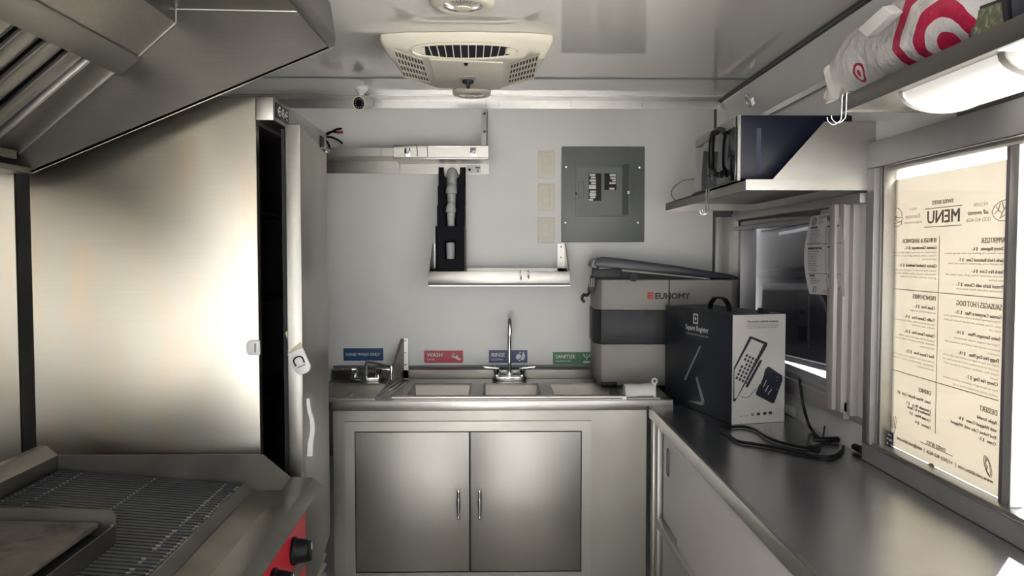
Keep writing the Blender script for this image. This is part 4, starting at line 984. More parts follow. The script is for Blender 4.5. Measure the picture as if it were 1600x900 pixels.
b.text('Everything you need to run a point of sale', .0095, q - zz * .0165, -u, zz, nL, 'CENTER'); part('lettering', b, WHITE_INK, rb)
def poly(b, pts, f, n): b.prism([f(*p) for p in pts], n * .0005)
b = B(); poly(b, [(1093.5, 540), (1095, 542), (1071, 594), (1069, 593)], pL, nL); poly(b, [(1087, 590), (1089, 588), (1101, 628), (1097, 630)], pL, nL); poly(b, [(1074, 626), (1097, 628), (1101, 632), (1095, 633)], pL, nL)
part('print_outline', b, mat('silver_print', (.35, .36, .37), .4), rb, label='thin silver drawing of a tilted stand')
# white end: printed screen, hardware block, row of marks
b = B(); poly(b, [(1171.5, 525.5), (1175, 526), (1199.5, 536), (1198, 541), (1148.5, 627.5), (1145.5, 627), (1145.5, 620), (1146.5, 575)], pR, nR); pr = part('printed_picture', b, CARD, rb, label='printed picture of a tilted touch screen')
def pR2(px, py): return pR(px, py) + nR * .0006
b = B(); poly(b, [(1174, 529.5), (1193, 537.5), (1150.5, 622), (1147, 622.5), (1147.5, 578)], pR2, nR); part('printed_screen', b, CARDW, pr)
def pR3(px, py): return pR(px, py) + nR * .0012
b = B()
for i in range(4):
    for j in range(7):
        cx = 1163 + i * 4.7 + j * -2.6 + 3; cyy = 553 + i * 2.4 + j * 5.8
        if j in (2,) and i == 0: continue
        poly(b, [(cx, cyy), (cx + 3, cyy + 1.2), (cx + 1.2, cyy + 5), (cx - 1.8, cyy + 3.8)], pR3, nR)
part('printed_buttons', b, INKD, pr)
b = B(); poly(b, [(1191, 562), (1189.5, 566), (1168, 606), (1164.5, 604), (1187, 563)], pR, nR); part('printed_stand', b, DARKG, rb)
b = B(); poly(b, [(1199.5, 573), (1202, 573), (1222.3, 587), (1222.3, 595), (1210, 629), (1207, 630.5), (1182, 617.5), (1181, 614), (1196.5, 576)], pR, nR); pt = part('printed_terminal', b, CARD, rb, label='printed picture of a dark hardware block')
b = B()
for (x0, y0, x1, y1) in ((1187, 600, 1193, 584), (1192, 604, 1197, 594), (1195, 612, 1200, 602), (1199, 616, 1205, 608), (1212, 588, 1216, 591), (1212, 593, 1215, 595), (1213, 607, 1215, 609)):
    poly(b, [(x0, y0), (x0 + .8, y0 + .4), (x1 + .8, y1 + .4), (x1, y1)], pR2, nR)
part('printed_text', b, WHITE_INK, pt)
part('printed_cord', B().tube(bez([pR(px, py) + nR * .0003 for px, py in ((1158, 619), (1162, 621), (1170, 620), (1176, 613), (1182, 607))], 4), .0009, 5), INKD, rb)
xr = v
b = B()
b.text('The modern, built for simplicity', .0088, pR(1191.5, 503.5), xr, zz, nR, 'CENTER', bold=.02)
for k, tx in enumerate(('The all in one point of sale with everything you need', 'to take payments, manage orders and run the counter', 'hardware and software made to work together')):
    b.text(tx, .0054, pR(1191, 507.5 + 2.6 * k), xr, zz, nR, 'CENTER')
part('lettering', b, INKD, rb)
b = B()
for k, px in enumerate((1158, 1166, 1176, 1185, 1195, 1203.5, 1212)):
    py = 651 - (px - 1158) * .085
    if k in (0, 1, 6): b.text(('PAYA', 'PAYB', 'CARD')[min(k, 2)] if False else 'oooo', .006, pR(px, py), xr, zz, nR, 'CENTER')
    elif k == 2: sq(b, pR(px, py - 2), .0045, xr, nR)
    else: poly(b, [(px - 2.6, py - 4), (px + 2.6, py - 4.3), (px + 2.6, py), (px - 2.6, py + .3)], pR, nR)
part('printed_marks', b, INKD, rb)

# ============================================================ POWER STRIP AND CABLES
pa = at_z(1284, 669, ZK); 
ps = thing('power_strip', 'white power strip lying against the right wall on the counter behind the carton', 'power strip', (.955, 2.7, ZK))
e0 = Vector((pa.x, pa.y, ZK + .001)); e1 = Vector((.925, 2.98, ZK + .001)); dd = (e1 - e0).normalized(); nn = Vector((dd.y, -dd.x, 0)); nn = nn if nn.x > 0 else -nn
part('strip_body', B().prism([e0, e1, e1 + nn * .045, e0 + nn * .045], (0, 0, .036)), WHITEP, ps, .008)
part('cable_collar', B().cyl(e0 + nn * .02 + zz * .015, -dd, .006, .015, 10), BLACK, ps)
for k in range(3): 
    q = e0 + dd * (.10 + .08 * k) + nn * .022 + zz * .0362; part('outlet', B().box(q.x - .012, q.x + .012, q.y - .018, q.y + .018, q.z, q.z + .001), GREYL, ps)
def cable(name, pts, r, label, cat='cable', plugs=()):
    P = bez([p for p in pts], 7); t = thing(name, label, cat, pts[0])
    part('cord', B().tube(P, r, 8), BLACK, t)
    for q0, q1, r0, r1 in plugs:
        q0, q1 = Vector(q0), Vector(q1)
        part('plug', B().lathe([(r0 * .6, 0), (r0, .006), (r1, (q1 - q0).length - .004), (r1 * .7, (q1 - q0).length)], q0, q1 - q0, 12), BLACK, t)
    return t
K = lambda px, py, h=.0055: at_z(px, py, ZK + h)
cable('cable', [K(1128, 662), K(1142, 667), K(1160, 666.5), K(1178, 671), (K(1200, 684, .006)), K(1222, 692), K(1244, 697), K(1262, 700)], .0045, 'thick black cable running from the carton corner to a grey plug on the counter', plugs=[(K(1262, 700, .0135), K(1281, 703, .0135), .010, .012)])
cable('cable', [K(1126, 672), K(1142, 683), K(1155, 690), K(1180, 694), K(1215, 700), K(1250, 708), K(1285, 714), K(1304, 712), K(1315, 705), K(1318, 698)], .0048, 'black cable making the lower loop on the counter', plugs=[])
cd = [at_x(1249, 588, XR - .012), at_x(1250, 600, XR - .030), at_x(1253, 622, XR - .05), at_x(1258, 645, XR - .075), K(1266, 668, .012), K(1278, 683), K(1292, 690), K(1300, 690)]
cable('cable', cd, .0045, 'black power cord dropping from the far window to a flat adapter', 'cable', plugs=[(K(1270, 687, .010), K(1311, 687, .010), .007, .009)])
cable('cable', [K(1284, 665, .016), K(1287, 668, .008), K(1288, 667), K(1302, 675), K(1322, 687), K(1335, 698)], .0030, 'thin black cord along the wall ending in a black plug near the serving window', plugs=[(K(1333, 697, .0135), K(1351, 705, .0135), .009, .012)])
cable('cable', [K(1286, 668, .012), K(1293, 666, .03), K(1287.5, 667.5, .03), K(1284, 685, .007)][0:1] + [K(1289, 666, .022), K(1288, 668, .03), K(1287, 679, .010), K(1286, 682.5, .008)], .0022, 'short thin cord rising from the adapter to the power strip')

# ============================================================ MICROWAVE SHELF AND MICROWAVE
ms = thing('microwave_shelf', 'stainless shelf on the right wall with a triangular end bracket, under the microwave', 'shelf', (.81, 2.58, 1.612))
MX, MY0, MY1, MZ0, MZ1 = .643, 2.087, 3.09, 1.612, 1.640
part('shelf_board', B().box(MX, XR - .001, MY0, MY1, MZ1 - .003, MZ1), STEEL, ms)
part('front_lip', B().box(MX, MX + .003, MY0, MY1, MZ0, MZ1), STEEL, ms)
part('end_lip', B().box(MX, XR - .001, MY0 - .002, MY0 + .001, MZ0, MZ1), STEEL_BRIGHT, ms)
part('far_lip', B().box(MX, XR - .001, MY1 - .002, MY1, MZ0, MZ1), STEEL, ms)
tr = [at_y(1207, 276, MY0 + .004), at_y(1288, 190, MY0 + .004)]
b = B().prism([(tr[0].x, MY0 + .003, MZ1), (tr[1].x, MY0 + .003, tr[1].z), (XR - .001, MY0 + .003, tr[1].z), (XR - .001, MY0 + .003, MZ1)], (0, .003, 0))
part('end_bracket', b, STEEL_BRIGHT, ms)
b = B().prism([(tr[0].x, MY1 - .006, MZ1), (tr[1].x, MY1 - .006, tr[1].z), (XR - .001, MY1 - .006, tr[1].z), (XR - .001, MY1 - .006, MZ1)], (0, .003, 0)); part('end_bracket', b, STEEL, ms)
mw = thing('microwave', 'dark blue-black microwave oven on the shelf by the end wall, door facing the aisle', 'microwave', (.78, 2.37, MZ1))
wx, wx1 = .640, .955
wy0 = 2.165; wy1 = 2.61; wz0, wz1 = MZ1 + .002, MZ1 + .180
part('cabinet', B().box(wx + .012, wx1, wy0, wy1, wz0 + .006, wz1), NAVY, mw, .004)
part('side_vent', B().box(wx + .055, wx + .067, wy0 - .001, wy0, wz0 + .02, wz1 - .035), mat('dull_navy', (.035, .04, .075), .6), mw)
part('rear_bulge', B().prism([(wx1 - .03, wy0 - .003, wz1 + .001), (wx1 - .012, wy0 - .003, wz1 + .001), (wx1 - .002, wy0 - .003, wz1 - .05), (wx1 - .016, wy0 - .003, wz1 - .055)], (0, .06, 0)), DARKG, mw)
part('front_bezel', B().box(wx + .004, wx + .012, wy0 - .001, wy1, wz0 + .002, wz1), STEEL_BRIGHT, mw)
md = part('door', B().box(wx - .002, wx + .004, wy0 + .005, wy1 - .004, wz0 + .004, wz1 - .003), mat('black_glass', (.010, .013, .020), .06), mw, .001)
hy = wy0 + .135
hl = bez([(wx - .003, hy - .055 + dy, z) for dy, z in ((.0, wz1 - .03), (.05, wz1 - .022), (.075, wz1 - .05), (.078, wz0 + .085), (.07, wz0 + .05), (.02, wz0 + .026), (-.005, wz0 + .03))], 5)
part('door_handle', B().tube([q + Vector((-.022 * (1 if 6 < i < len(hl) - 6 else .5), 0, 0)) for i, q in enumerate(hl)], .0085, 10), BLACK, mw, label='looped black door handle')
part('top_strip', B().box(wx - .0025, wx + .004, wy0 + .005, wy1 - .004, wz1 - .03, wz1 - .0035), GREYL, md)
for x in (wx + .04, wx1 - .03):
    for y in (wy0 + .03, wy1 - .04): part('foot', B().cyl((x, y, MZ1), (0, 0, 1), .010, .0085, 10).xf(Matrix.Translation((0, 0, .0006))), BLACK, mw)
cable('cable', [at_y(1084, 280, 2.66) + Vector((.0, 0, 0)), at_y(1066, 283, 2.80), at_y(1052, 294, 2.95), at_y(1049, 304, 3.0), Vector((.668, 3.02, MZ1 + .003))], .0022, 'thin grey cord arching behind the microwave at the shelf end').children[0].data.materials[0] = GREYL
hk = thing('shelf_hook', 'chrome double hook clipped on the microwave shelf edge', 'hook', (MX, 2.47, 1.6))
yk = 2.44
for k, dy in enumerate((0, .030)):
    part('hook_wire', B().tube(bez([(MX + .012, yk + dy, MZ1 + .003), (MX - .002, yk + dy, MZ1 + .004), (MX - .004, yk + dy, MZ0 - .02 + .02 * k), (MX - .006, yk + dy, MZ0 - .040), (MX - .018, yk + dy, MZ0 - .044), (MX - .024, yk + dy, MZ0 - .032)], 5), .002, 7), CHROME, hk)

# ============================================================ UPPER SHELF
HX, HY0, HY1, HZ0, HZ1 = .742, .1, 1.735, 1.752, 1.787
up = thing('overhead_shelf', 'long stainless overhead shelf above the serving window with a strip light beneath', 'shelf', (.86, .9, HZ0))
part('front_lip', B().box(HX, HX + .003, HY0, HY1, HZ0, HZ1), STEEL_HOOD, up, .001)
part('shelf_board', B().box(HX + .003, XR - .001, HY0, HY1, HZ0 + .004, HZ0 + .007), STEEL_BRIGHT, up)
part('end_lip', B().box(HX + .003, XR - .001, HY1 - .003, HY1, HZ0, HZ1), STEEL_HOOD, up)
for yy in (HY1 - .30, .55): part('wall_cleat', B().box(XR - .012, XR - .001, yy, yy + .04, HZ0 - .05, HZ0 + .004), STEEL, up)
part('under_lining', B().box(XR - .012, XR - .001, HY0, 1.70, 1.737, HZ0 + .004), STEEL_HOOD, up)
sl_ = thing('strip_light', 'ribbed white strip light under the overhead shelf', 'strip light', (.855, .9, 1.71))
def trough(y0, y1, r, zc_): 
    return B().loft([[(.853 + r * math.cos(a) * 1.35, y, zc_ - r * .62 * math.sin(a)) for a in [k * PI / 12 for k in range(13)]] for y in (y0, y1)])
part('diffuser', trough(.35, 1.53, .060, 1.755), TUBE, sl_, smooth=40, label='glowing ribbed diffuser')
part('end_cap', trough(1.53, 1.545, .062, 1.755), WHITEP, sl_, smooth=40)
for yy in (1.22, .75): part('band_clip', trough(yy, yy + .018, .0625, 1.755), GREYL, sl_, smooth=40)
part('light_edge', B().box(HX + .004, HX + .03, .35, 1.2, 1.7495, 1.7555), TUBE, sl_)

# bag with printed rings, lying on the overhead shelf
bo = Vector((.865, 1.60, 1.789))
def bag_material():
    m = bpy.data.materials.new('bag_film_with_red_rings'); m.use_nodes = True
    n = m.node_tree.nodes; L = m.node_tree.links; n.clear()
    o = n.new('ShaderNodeOutputMaterial'); pr = n.new('ShaderNodeBsdfPrincipled'); ts = n.new('ShaderNodeBsdfTranslucent'); mx = n.new('ShaderNodeMixShader'); mx.inputs[0].default_value = .30
    pr.inputs['Roughness'].default_value = .30
    t = n.new('ShaderNodeTexCoord'); nz = n.new('ShaderNodeTexNoise'); nz.inputs['Scale'].default_value = 14
    L.new(t.outputs['Object'], nz.inputs['Vector'])
    vm = n.new('ShaderNodeVectorMath'); vm.operation = 'MULTIPLY_ADD'; vm.inputs[1].default_value = (.02, .02, .02)
    L.new(nz.outputs['Color'], vm.inputs[0]); L.new(t.outputs['Object'], vm.inputs[2])
    tot = None
    def band(c, r0, r1):
        nonlocal tot
        d = n.new('ShaderNodeVectorMath'); d.operation = 'DISTANCE'; d.inputs[1].default_value = c; L.new(vm.outputs[0], d.inputs[0])
        a = n.new('ShaderNodeMath'); a.operation = 'GREATER_THAN'; a.inputs[1].default_value = r0; L.new(d.outputs['Value'], a.inputs[0])
        b_ = n.new('ShaderNodeMath'); b_.operation = 'LESS_THAN'; b_.inputs[1].default_value = r1; L.new(d.outputs['Value'], b_.inputs[0])
        ml = n.new('ShaderNodeMath'); ml.operation = 'MULTIPLY'; L.new(a.outputs[0], ml.inputs[0]); L.new(b_.outputs[0], ml.inputs[1])
        if tot is None: tot = ml
        else:
            ad = n.new('ShaderNodeMath'); ad.operation = 'MAXIMUM'; L.new(tot.outputs[0], ad.inputs[0]); L.new(ml.outputs[0], ad.inputs[1]); tot = ad
    c1 = BAGC1 - bo + Vector((.010, .010, .010)); c2 = BAGC2 - bo + Vector((.010, .010, .010))
    for r0, r1 in ((-1, .026), (.052, .078), (.108, .136)): band(c1, r0, r1)
    for r0, r1 in ((-1, .0075), (.0155, .0215)): band(c2, r0, r1)
    cm = n.new('ShaderNodeMix'); cm.data_type = 'RGBA'; cm.inputs['A'].default_value = (.80, .79, .78, 1); cm.inputs['B'].default_value = (.60, .025, .09, 1)
    L.new(tot.outputs[0], cm.inputs['Factor']); L.new(cm.outputs['Result'], pr.inputs['Base Color']); L.new(cm.outputs['Result'], ts.inputs[0])
    nb = n.new('ShaderNodeTexNoise'); nb.inputs['Scale'].default_value = 34; nb.inputs['Detail'].default_value = 3; L.new(t.outputs['Object'], nb.inputs['Vector'])
    bp_ = n.new('ShaderNodeBump'); bp_.inputs['Distance'].default_value = .014; bp_.inputs['Strength'].default_value = .8; L.new(nb.outputs[0], bp_.inputs['Height']); L.new(bp_.outputs[0], pr.inputs['Normal'])
    L.new(pr.outputs[0], mx.inputs[1]); L.new(ts.outputs[0], mx.inputs[2]); L.new(mx.outputs[0], o.inputs[0])
    return m
bg_ = thing('shopping_bag', 'crumpled white plastic shopping bag with red ring print on the overhead shelf', 'bag', bo)
from mathutils import noise as mn
def bagpt(t, a):                                        # t along the length (near to far), a round the section
    y = 1.285 + .66 * t
    top_ = [.08, .148, .160, .168, .172, .172, .168, .140, .05]; k = t * 8; i = min(int(k), 7); f_ = k - i
    hgt = top_[i] * (1 - f_) + top_[i + 1] * f_
    wd = (.108 * (max(0.0, 1 - (2 * t - 1) ** 4)) ** .5 + .004)
    ca, sa = math.cos(a), math.sin(a)
    zc_ = 1.790 + .012 * max(0, (t - .72)) / .28
    x = .858 + wd * ca * (1 if True else 1); z = zc_ + hgt * (.5 + .5 * sa)
    q = Vector((x, y, z)); nz_ = mn.noise(q * 14) * .022 + mn.noise(q * 37) * .010 + mn.noise(q * 70) * .003
    s_ = math.sin(t * PI)
    q += Vector((ca, 0, max(0.0, sa))) * nz_ * s_
    q.x = min(q.x, XR - .02); q.x = max(q.x, .751); q.z = max(q.z, 1.7905)
    return q
b = B().loft([[bagpt(t / 40, 2 * PI * k / 40) for k in range(40)] for t in range(41)])
from mathutils.bvhtree import BVHTree
tree_ = BVHTree.FromBMesh(b.bm)
def onbag(px, py):
    h_ = tree_.ray_cast(EYE, ray(px, py).normalized())[0]
    return h_ if h_ is not None else at_x(px, py, .78)
BAGC1 = onbag(1484, 68); BAGC2 = onbag(1343, 116)
part('bag_body', b, bag_material(), bg_, smooth=60)
b = B().grid(lambda u_, v_: Vector((.79 + .05 * v_ + .01 * math.sin(7 * u_), 1.80 + .17 * u_, 1.845 + (.055 * (1 - u_) + .01 * math.sin(9 * u_)) * v_ - .02 * u_ * u_)), 12, 6); part('bag_handle', b, BAGM, bg_)
q0 = at_y(1300, 158, 1.80)
b = B().loft([[q0 + Vector((.03 * (1 - t) * math.cos(a) + .03 * (1 - t), .05 * t * math.sin(a) * .6 + .04 * (1 - t), .075 * (1 - t) + .02 * (1 - t) * math.sin(a))) + Vector((math.cos(a), math.sin(a), 0)) * .004 for a in [2 * PI * k / 14 for k in range(14)]] for t in [j / 8 for j in range(9)]]); part('knotted_corner', b, BAGM, bg_, smooth=60)
hb_ = onbag(1366, 40)
cbx = [at_x(px, py, hb_.x - .040) for px, py in ((1340, 46), (1379, 10), (1393, 22), (1355, 58))]
wb = single('small_carton', B().prism(cbx, (.022, .0, .004)), WHITEP, 'small plain white carton poking out of the top of the shopping bag', 'box', bevel=.001)
# framed card and dark box further along the shelf
f4 = [at_x(px, py, .790) for px, py in ((1516, 64), (1507, 18), (1572, -6), (1578, 36))]
for q in (f4[0], f4[3]): q.z = 1.789
fc = thing('framed_card', 'dark framed card with yellowish speckled print leaning on the overhead shelf beside the bag', 'framed card', (f4[0].x, f4[0].y, 1.789))
part('frame', B().prism(f4, (.014, 0, 0)), DARKG, fc, .002)
ce = sum(f4, Vector()) / 4
part('printed_card', B().prism([ce + (q - ce) * .78 - Vector((.0015, 0, 0)) for q in f4], (.001, 0, 0)), mat('speckled_card', (.12, .135, .09), .5, noise=90, var=.6, dirt=((.55, .55, .33), 70, .52)), fc)
g4 = [at_x(px, py, .785) for px, py in ((1582, 34), (1578, -10), (1680, -60), (1690, -20))]
for q in (g4[0], g4[3]): q.z = 1.789
single('dark_case', B().prism(g4, (.11, 0, 0)), mat('dark_slate_plastic', (.025, .032, .05), .45), 'dark slate case at the right end of the overhead shelf, beside the framed card', 'case', bevel=.003)
# wire hooks at the shelf end
for k, (dy, lab) in enumerate(((0.0, 'nearer thin wire hook hanging at the far end of the overhead shelf'), (.022, 'farther thin wire hook hanging at the far end of the overhead shelf'))):
    y = HY1 - .030 + dy
    single('wire_hook', B().tube(bez([(HX + .012, y, HZ1 + .003), (HX + .002, y, HZ1 + .004), (HX - .003, y, HZ1 - .004), (HX - .004, y, HZ0 - .008), (HX - .007, y + .004, HZ0 - .020), (HX - .018, y + .01, HZ0 - .026), (HX - .028, y + .012, HZ0 - .018), (HX - .030, y + .012, HZ0 - .010)], 6), .0013, 7), CHROME, lab, 'hook')

# ============================================================ SCREEN filling the far window, seen from behind
tv = thing('television', 'dark back of a flat screen filling the far window, with a barcode label', 'television', (XR + .10, 2.76, WZ0 - .012))
t0, t1 = 2.285, 3.37; tz0, tz1 = WZ0 + .002, 1.60
M_ = Matrix.Translation((XR + .07, 3.2, tz0)) @ Matrix.Rotation(math.radians(-2.4), 4, 'X') @ Matrix.Translation((-XR - .07, -3.2, -tz0))
TVM = mat('charcoal_blue_shell', (.026, .027, .048), .55, noise=120, bump=.05, var=.06)
part('screen_shell', B().box(XR + .075, XR + .10, t0, t1, tz0, tz1).xf(M_), TVM, tv, .004)
part('back_bulge', B().loft([[(XR + .076, 2.31, tz0 + .02), (XR + .076, 3.20, tz0 + .02), (XR + .076, 3.20, 1.33), (XR + .076, 2.31, 1.33)], [(XR + .052, 2.34, tz0 + .03), (XR + .052, 3.16, tz0 + .03), (XR + .052, 3.12, 1.30), (XR + .052, 2.36, 1.30)]]).xf(M_), TVM, tv, .004)
part('upper_recess', B().loft([[(XR + .0755, 2.36, 1.37), (XR + .0755, 3.10, 1.37), (XR + .0755, 3.0, 1.52), (XR + .0755, 2.36, 1.52)], [(XR + .066, 2.37, 1.385), (XR + .066, 3.06, 1.385), (XR + .066, 2.98, 1.505), (XR + .066, 2.37, 1.505)]]).xf(M_), TVM, tv, .002)
part('top_crease', B().box(XR + .070, XR + .0755, 2.30, 3.2, 1.535, 1.542).xf(M_), TVM, tv)
pc = at_x(1256, 505, XR + .05)
pp = part('port_panel', B().box(XR + .049, XR + .0525, pc.y - .05, pc.y + .05, pc.z - .10, pc.z + .09).xf(M_), mat('greyed_port_panel', (.06, .06, .085), .6), tv)
part('port', B().box(XR + .047, XR + .049, pc.y - .02, pc.y + .02, pc.z + .01, pc.z + .022).xf(M_), BLACK, pp)
part('power_socket', B().box(XR + .047, XR + .049, pc.y - .03, pc.y + .03, pc.z - .08, pc.z - .03).xf(M_), BLACK, pp)
lb = at_x(1297.5, 584, XR + .05)
pl = part('barcode_label', B().box(XR + .049, XR + .0515, lb.y - .016, lb.y + .016, lb.z - .034, lb.z + .034).xf(M_), WHITEP, tv)
b = B(); zq = lb.z - .028
while zq < lb.z + .022:
    h_ = random.choice((.0012, .0022, .0032)); b.box(XR + .0484, XR + .049, lb.y - .008, lb.y + .012, zq, zq + h_); zq += h_ + random.choice((.0012, .002))
part('barcode', b.xf(M_), INKD, pl, kind='stuff')
part('signal_cable', B().tube(bez([at_x(px, py, XR + .045) for px, py in ((1278, 452), (1290, 480), (1300, 520), (1308, 550))], 5), .0035, 6), GREYD, tv)
part('stand_foot', B().box(XR + .06, XR + .13, 3.12, 3.20, WZ0 - .012, tz0 + .006), DARKG, tv)
part('stand_foot', B().box(XR + .06, XR + .13, 2.36, 2.42, WZ0 - .012, tz0 + .04), DARKG, tv)

# ============================================================ PAPER MENU taped over the far window
TXT = ['APPETIZERS', 'BURGERS', 'SAUSAGES', 'DRINKS', 'DESSERT']
px_ = lambda l, u_: l
def sheet(u_, v_):                                      # u across, v from top to bottom; bellied and with a folded top corner
    lx = 1268 - 7 * math.sin(v_ * PI * .8) + (2 if v_ > .5 else 0) * (v_ - .5)
    rx_ = 1312 + 10.5 * min(1, v_ * 2.6) - 3 * max(0, v_ - .5) * 2
    ty = 338 - 7 * u_ ; by = 459 + 4.5 * u_
    q = at_x(lx + (rx_ - lx) * u_, ty + (by - ty) * v_, .948 + .012 * math.cos(u_ * PI) * 0 + .006 * math.sin(u_ * PI) * v_)
    q.x -= .010 * math.sin(v_ * PI) * (1 - .4 * u_)
    return q
pm = thing('paper_menu', 'white printed paper menu hanging over the dark far window', 'paper menu', sheet(.5, 1))
part('sheet', B().grid(sheet, 12, 24), PAPER, pm)
part('tape_strip', B().prism([sheet(.3, 0) + Vector((-.001, 0, -.01)), sheet(.75, 0) + Vector((-.001, 0, -.01)), sheet(.75, 0) + Vector((.004, 0, .014)), sheet(.3, 0) + Vector((.004, 0, .014))], (-.0006, 0, 0)), CLEARP, pm)
b = B()
def sp_n(u_, v_):
    a_ = sheet(u_ + .02, v_) - sheet(u_ - .02, v_); d_ = sheet(u_, v_ + .02) - sheet(u_, v_ - .02)
    xd = a_.normalized(); ud = -d_.normalized(); n_ = xd.cross(ud).normalized()
    if n_.x > 0: n_ = -n_
    return sheet(u_, v_), xd, ud, n_
def ptxt(tx, u_, v_, sz, bold=.0, al='LEFT'):
    q, xd, ud, n_ = sp_n(u_, v_); b.text(tx, sz, q, xd, ud, n_, al, bold=bold, lift=.0012)
ptxt('MENU', .58, .095, .020, .04); ptxt('WE CATER', .30, .06, .007); ptxt('all events', .30, .085, .008); ptxt('ASK FOR US', .30, .11, .006)
ptxt('SWISS BITES', .58, .045, .006)
ptxt('APPETIZER', .10, .17, .0095, .03); ptxt('BURGER & SANDWICH', .60, .17, .0075, .03)
for k, tx in enumerate(('Cheesy Baguette  $ 6.-', 'Swiss cheese on grilled rye', 'Garlic Herb Buttered Corn', 'Marinated with herb butter', 'Dutch Fire Corn  $ 6.-', 'Pretzel Sticks with Cheese', 'with cheddar cheese sauce')): ptxt(tx, .10, .20 + .027 * k, .0072 if k % 2 == 0 else .006)
for k, tx in enumerate(('Gourmet Cheeseburger', 'beef, cheese, tomato', 'house sauce', 'Chicken Sandwich', 'lettuce, onions', 'on a bun')): ptxt(tx, .60, .20 + .027 * k, .0066)
ptxt('SAUSAGES / HOT DOG', .10, .43, .0092, .03); ptxt('FRENCH FRIES', .60, .42, .0085, .03)
for k, tx in enumerate(('German Currywurst Plate', 'grilled sausage, curry sauce', 'Swiss Sausages Plate', 'served with french fries', 'Doggy Hot Dog Plate', 'hot dog in a grilled bun', 'with fries and ketchup', 'Cheesy Hot Dog  $ 7.-', 'with melted cheese')): ptxt(tx, .10, .465 + .030 * k, .0072 if k % 2 == 0 else .006)
for k, tx in enumerate(('Classic Fries', 'homemade', 'Truffle Fries', 'with parmesan', 'Cheese Fries', 'with bacon', 'Beef Fries')): ptxt(tx, .60, .46 + .032 * k, .0066)
ptxt('DESSERT', .12, .775, .009, .03); ptxt('DRINKS', .60, .775, .0085, .03)
for k, tx in enumerate(('Apple Strudel', 'with Whipped Cream', 'Red Velvet Cake')): ptxt(tx, .12, .805 + .028 * k, .0068)
for k, tx in enumerate(('Swiss Water Bottle', 'Lemonade', 'Coconut Water', 'Soda')): ptxt(tx, .60, .805 + .028 * k, .0066)
ptxt('SWISS BITES', .42, .955, .006); ptxt('www.swissbites.com', .36, .975, .005)
part('lettering', b, INKD, pm)
b = B()
q, xd, ud, n_ = sp_n(.15, .075)
b.tube([q + n_ * .001 + xd * (.016 * math.cos(a)) + ud * (.013 * math.sin(a)) for a in [2 * PI * k / 20 for k in range(20)]], .0007, 4, True)
for k in (-1, 0, 1): b.tube([q + n_ * .001 + xd * (.009 * k - .004) - ud * .010, q + n_ * .001 + xd * (.009 * k + .003) + ud * .010], .0006, 4)
for v_ in (.365, .735): b.tube([sheet(.06 + .88 * k / 8, v_) + Vector((-.001, 0, 0)) for k in range(9)], .0006, 4)
b.tube([sheet(.55, .15 + .8 * k / 8) + Vector((-.001, 0, 0)) for k in range(9)], .0004, 4)
q, xd, ud, n_ = sp_n(.18, .94)
b.tube([q + n_ * .001 + (xd * .8 + ud * .6) * (.014 * math.cos(a)) + (ud * .8 - xd * .6) * (.006 * math.sin(a)) for a in [2 * PI * k / 16 for k in range(16)]], .0007, 4, True)
q, xd, ud, n_ = sp_n(.86, .95)
for k in range(4): b.tube([q + n_ * .001 + xd * (.003 * k - .005) - ud * .012, q + n_ * .001 + xd * (.004 * k - .007) + ud * (.010 + .003 * (k % 2))], .0008, 4)
part('line_drawing', b, INKD, pm)
# ============================================================ MENU POSTER on the outside of the serving window glass
PX = XR + .0195
def pq(px, py, o=.0): return at_x(px, py, PX - o)
y1p = pq(1389, 500).y; y0p = pq(1577, 500).y
zt_ = pq(1391, 283).z; zb_ = .956
po = thing('menu_poster', 'large cream menu poster taped outside the serving window, its print seen reversed', 'poster', (PX, (y0p + y1p) / 2, zb_))
part('sheet', B().box(PX, PX + .0012, y0p, y1p, zb_, zt_), POSTER, po)
part('top_tape', B().box(PX, PX + .001, y0p + .004, y1p - .004, zt_ + .001, zt_ + .022), sheer('clear_tape', (.85, .83, .78), .5, .35, .2), po)
YD = Vector((0, 1, 0)); ND = Vector((-1, 0, 0))
b = B()
def mt(tx, px, py, hpx, align='LEFT', bold=0.0, wpx=None, shear=0.0):
    """px,py: where the first letter (or the centre) stands; hpx: capital height in photo pixels."""
    q = pq(px, py); sz = (pq(px, py - hpx).z - q.z) / .70
    if wpx:                                            # width squeezed or stretched to what the photo shows
        cu = bpy.data.curves.new('w', 'FONT'); cu.body = tx; cu.size = sz; ob = bpy.data.objects.new('w', cu)
        me = bpy.data.meshes.new_from_object(ob); xs_ = [p.co.x for p in me.vertices]; w0 = max(xs_) - min(xs_)
        bpy.data.objects.remove(ob); bpy.data.meshes.remove(me); bpy.data.curves.remove(cu)
        a_, c_ = (px, px - wpx) if align == 'LEFT' else (px + wpx / 2, px - wpx / 2)
        w1 = abs(pq(c_, py).y - pq(a_, py).y); sx = w1 / w0
    else: sx = 1.0
    b.text(tx, sz, q, YD, UD, ND, align, bold=bold, sx=sx, shear=shear, lift=.0008)
def rule(p0, p1, th=.0008):
    a_, c_ = pq(*p0), pq(*p1); b.box(PX - .0012, PX - .0006, min(a_.y, c_.y) - th * .5, max(a_.y, c_.y) + th * .5, min(a_.z, c_.z) - th, max(a_.z, c_.z) + th)
def hrule(pa, pb_, th=.0009):                           # level line in the world between two photo columns
    a_, c_ = pq(*pa), pq(*pb_); z = (a_.z + c_.z) / 2; b.box(PX - .0012, PX - .0006, min(a_.y, c_.y), max(a_.y, c_.y), z - th, z + th)
def vrule(pa, pb_, th=.0009):
    a_, c_ = pq(*pa), pq(*pb_); y = (a_.y + c_.y) / 2; b.box(PX - .0012, PX - .0006, y - th, y + th, min(a_.z, c_.z), max(a_.z, c_.z))
mt('SWISS BITES', 1473.5, 318, 6, 'CENTER', .01, 33)
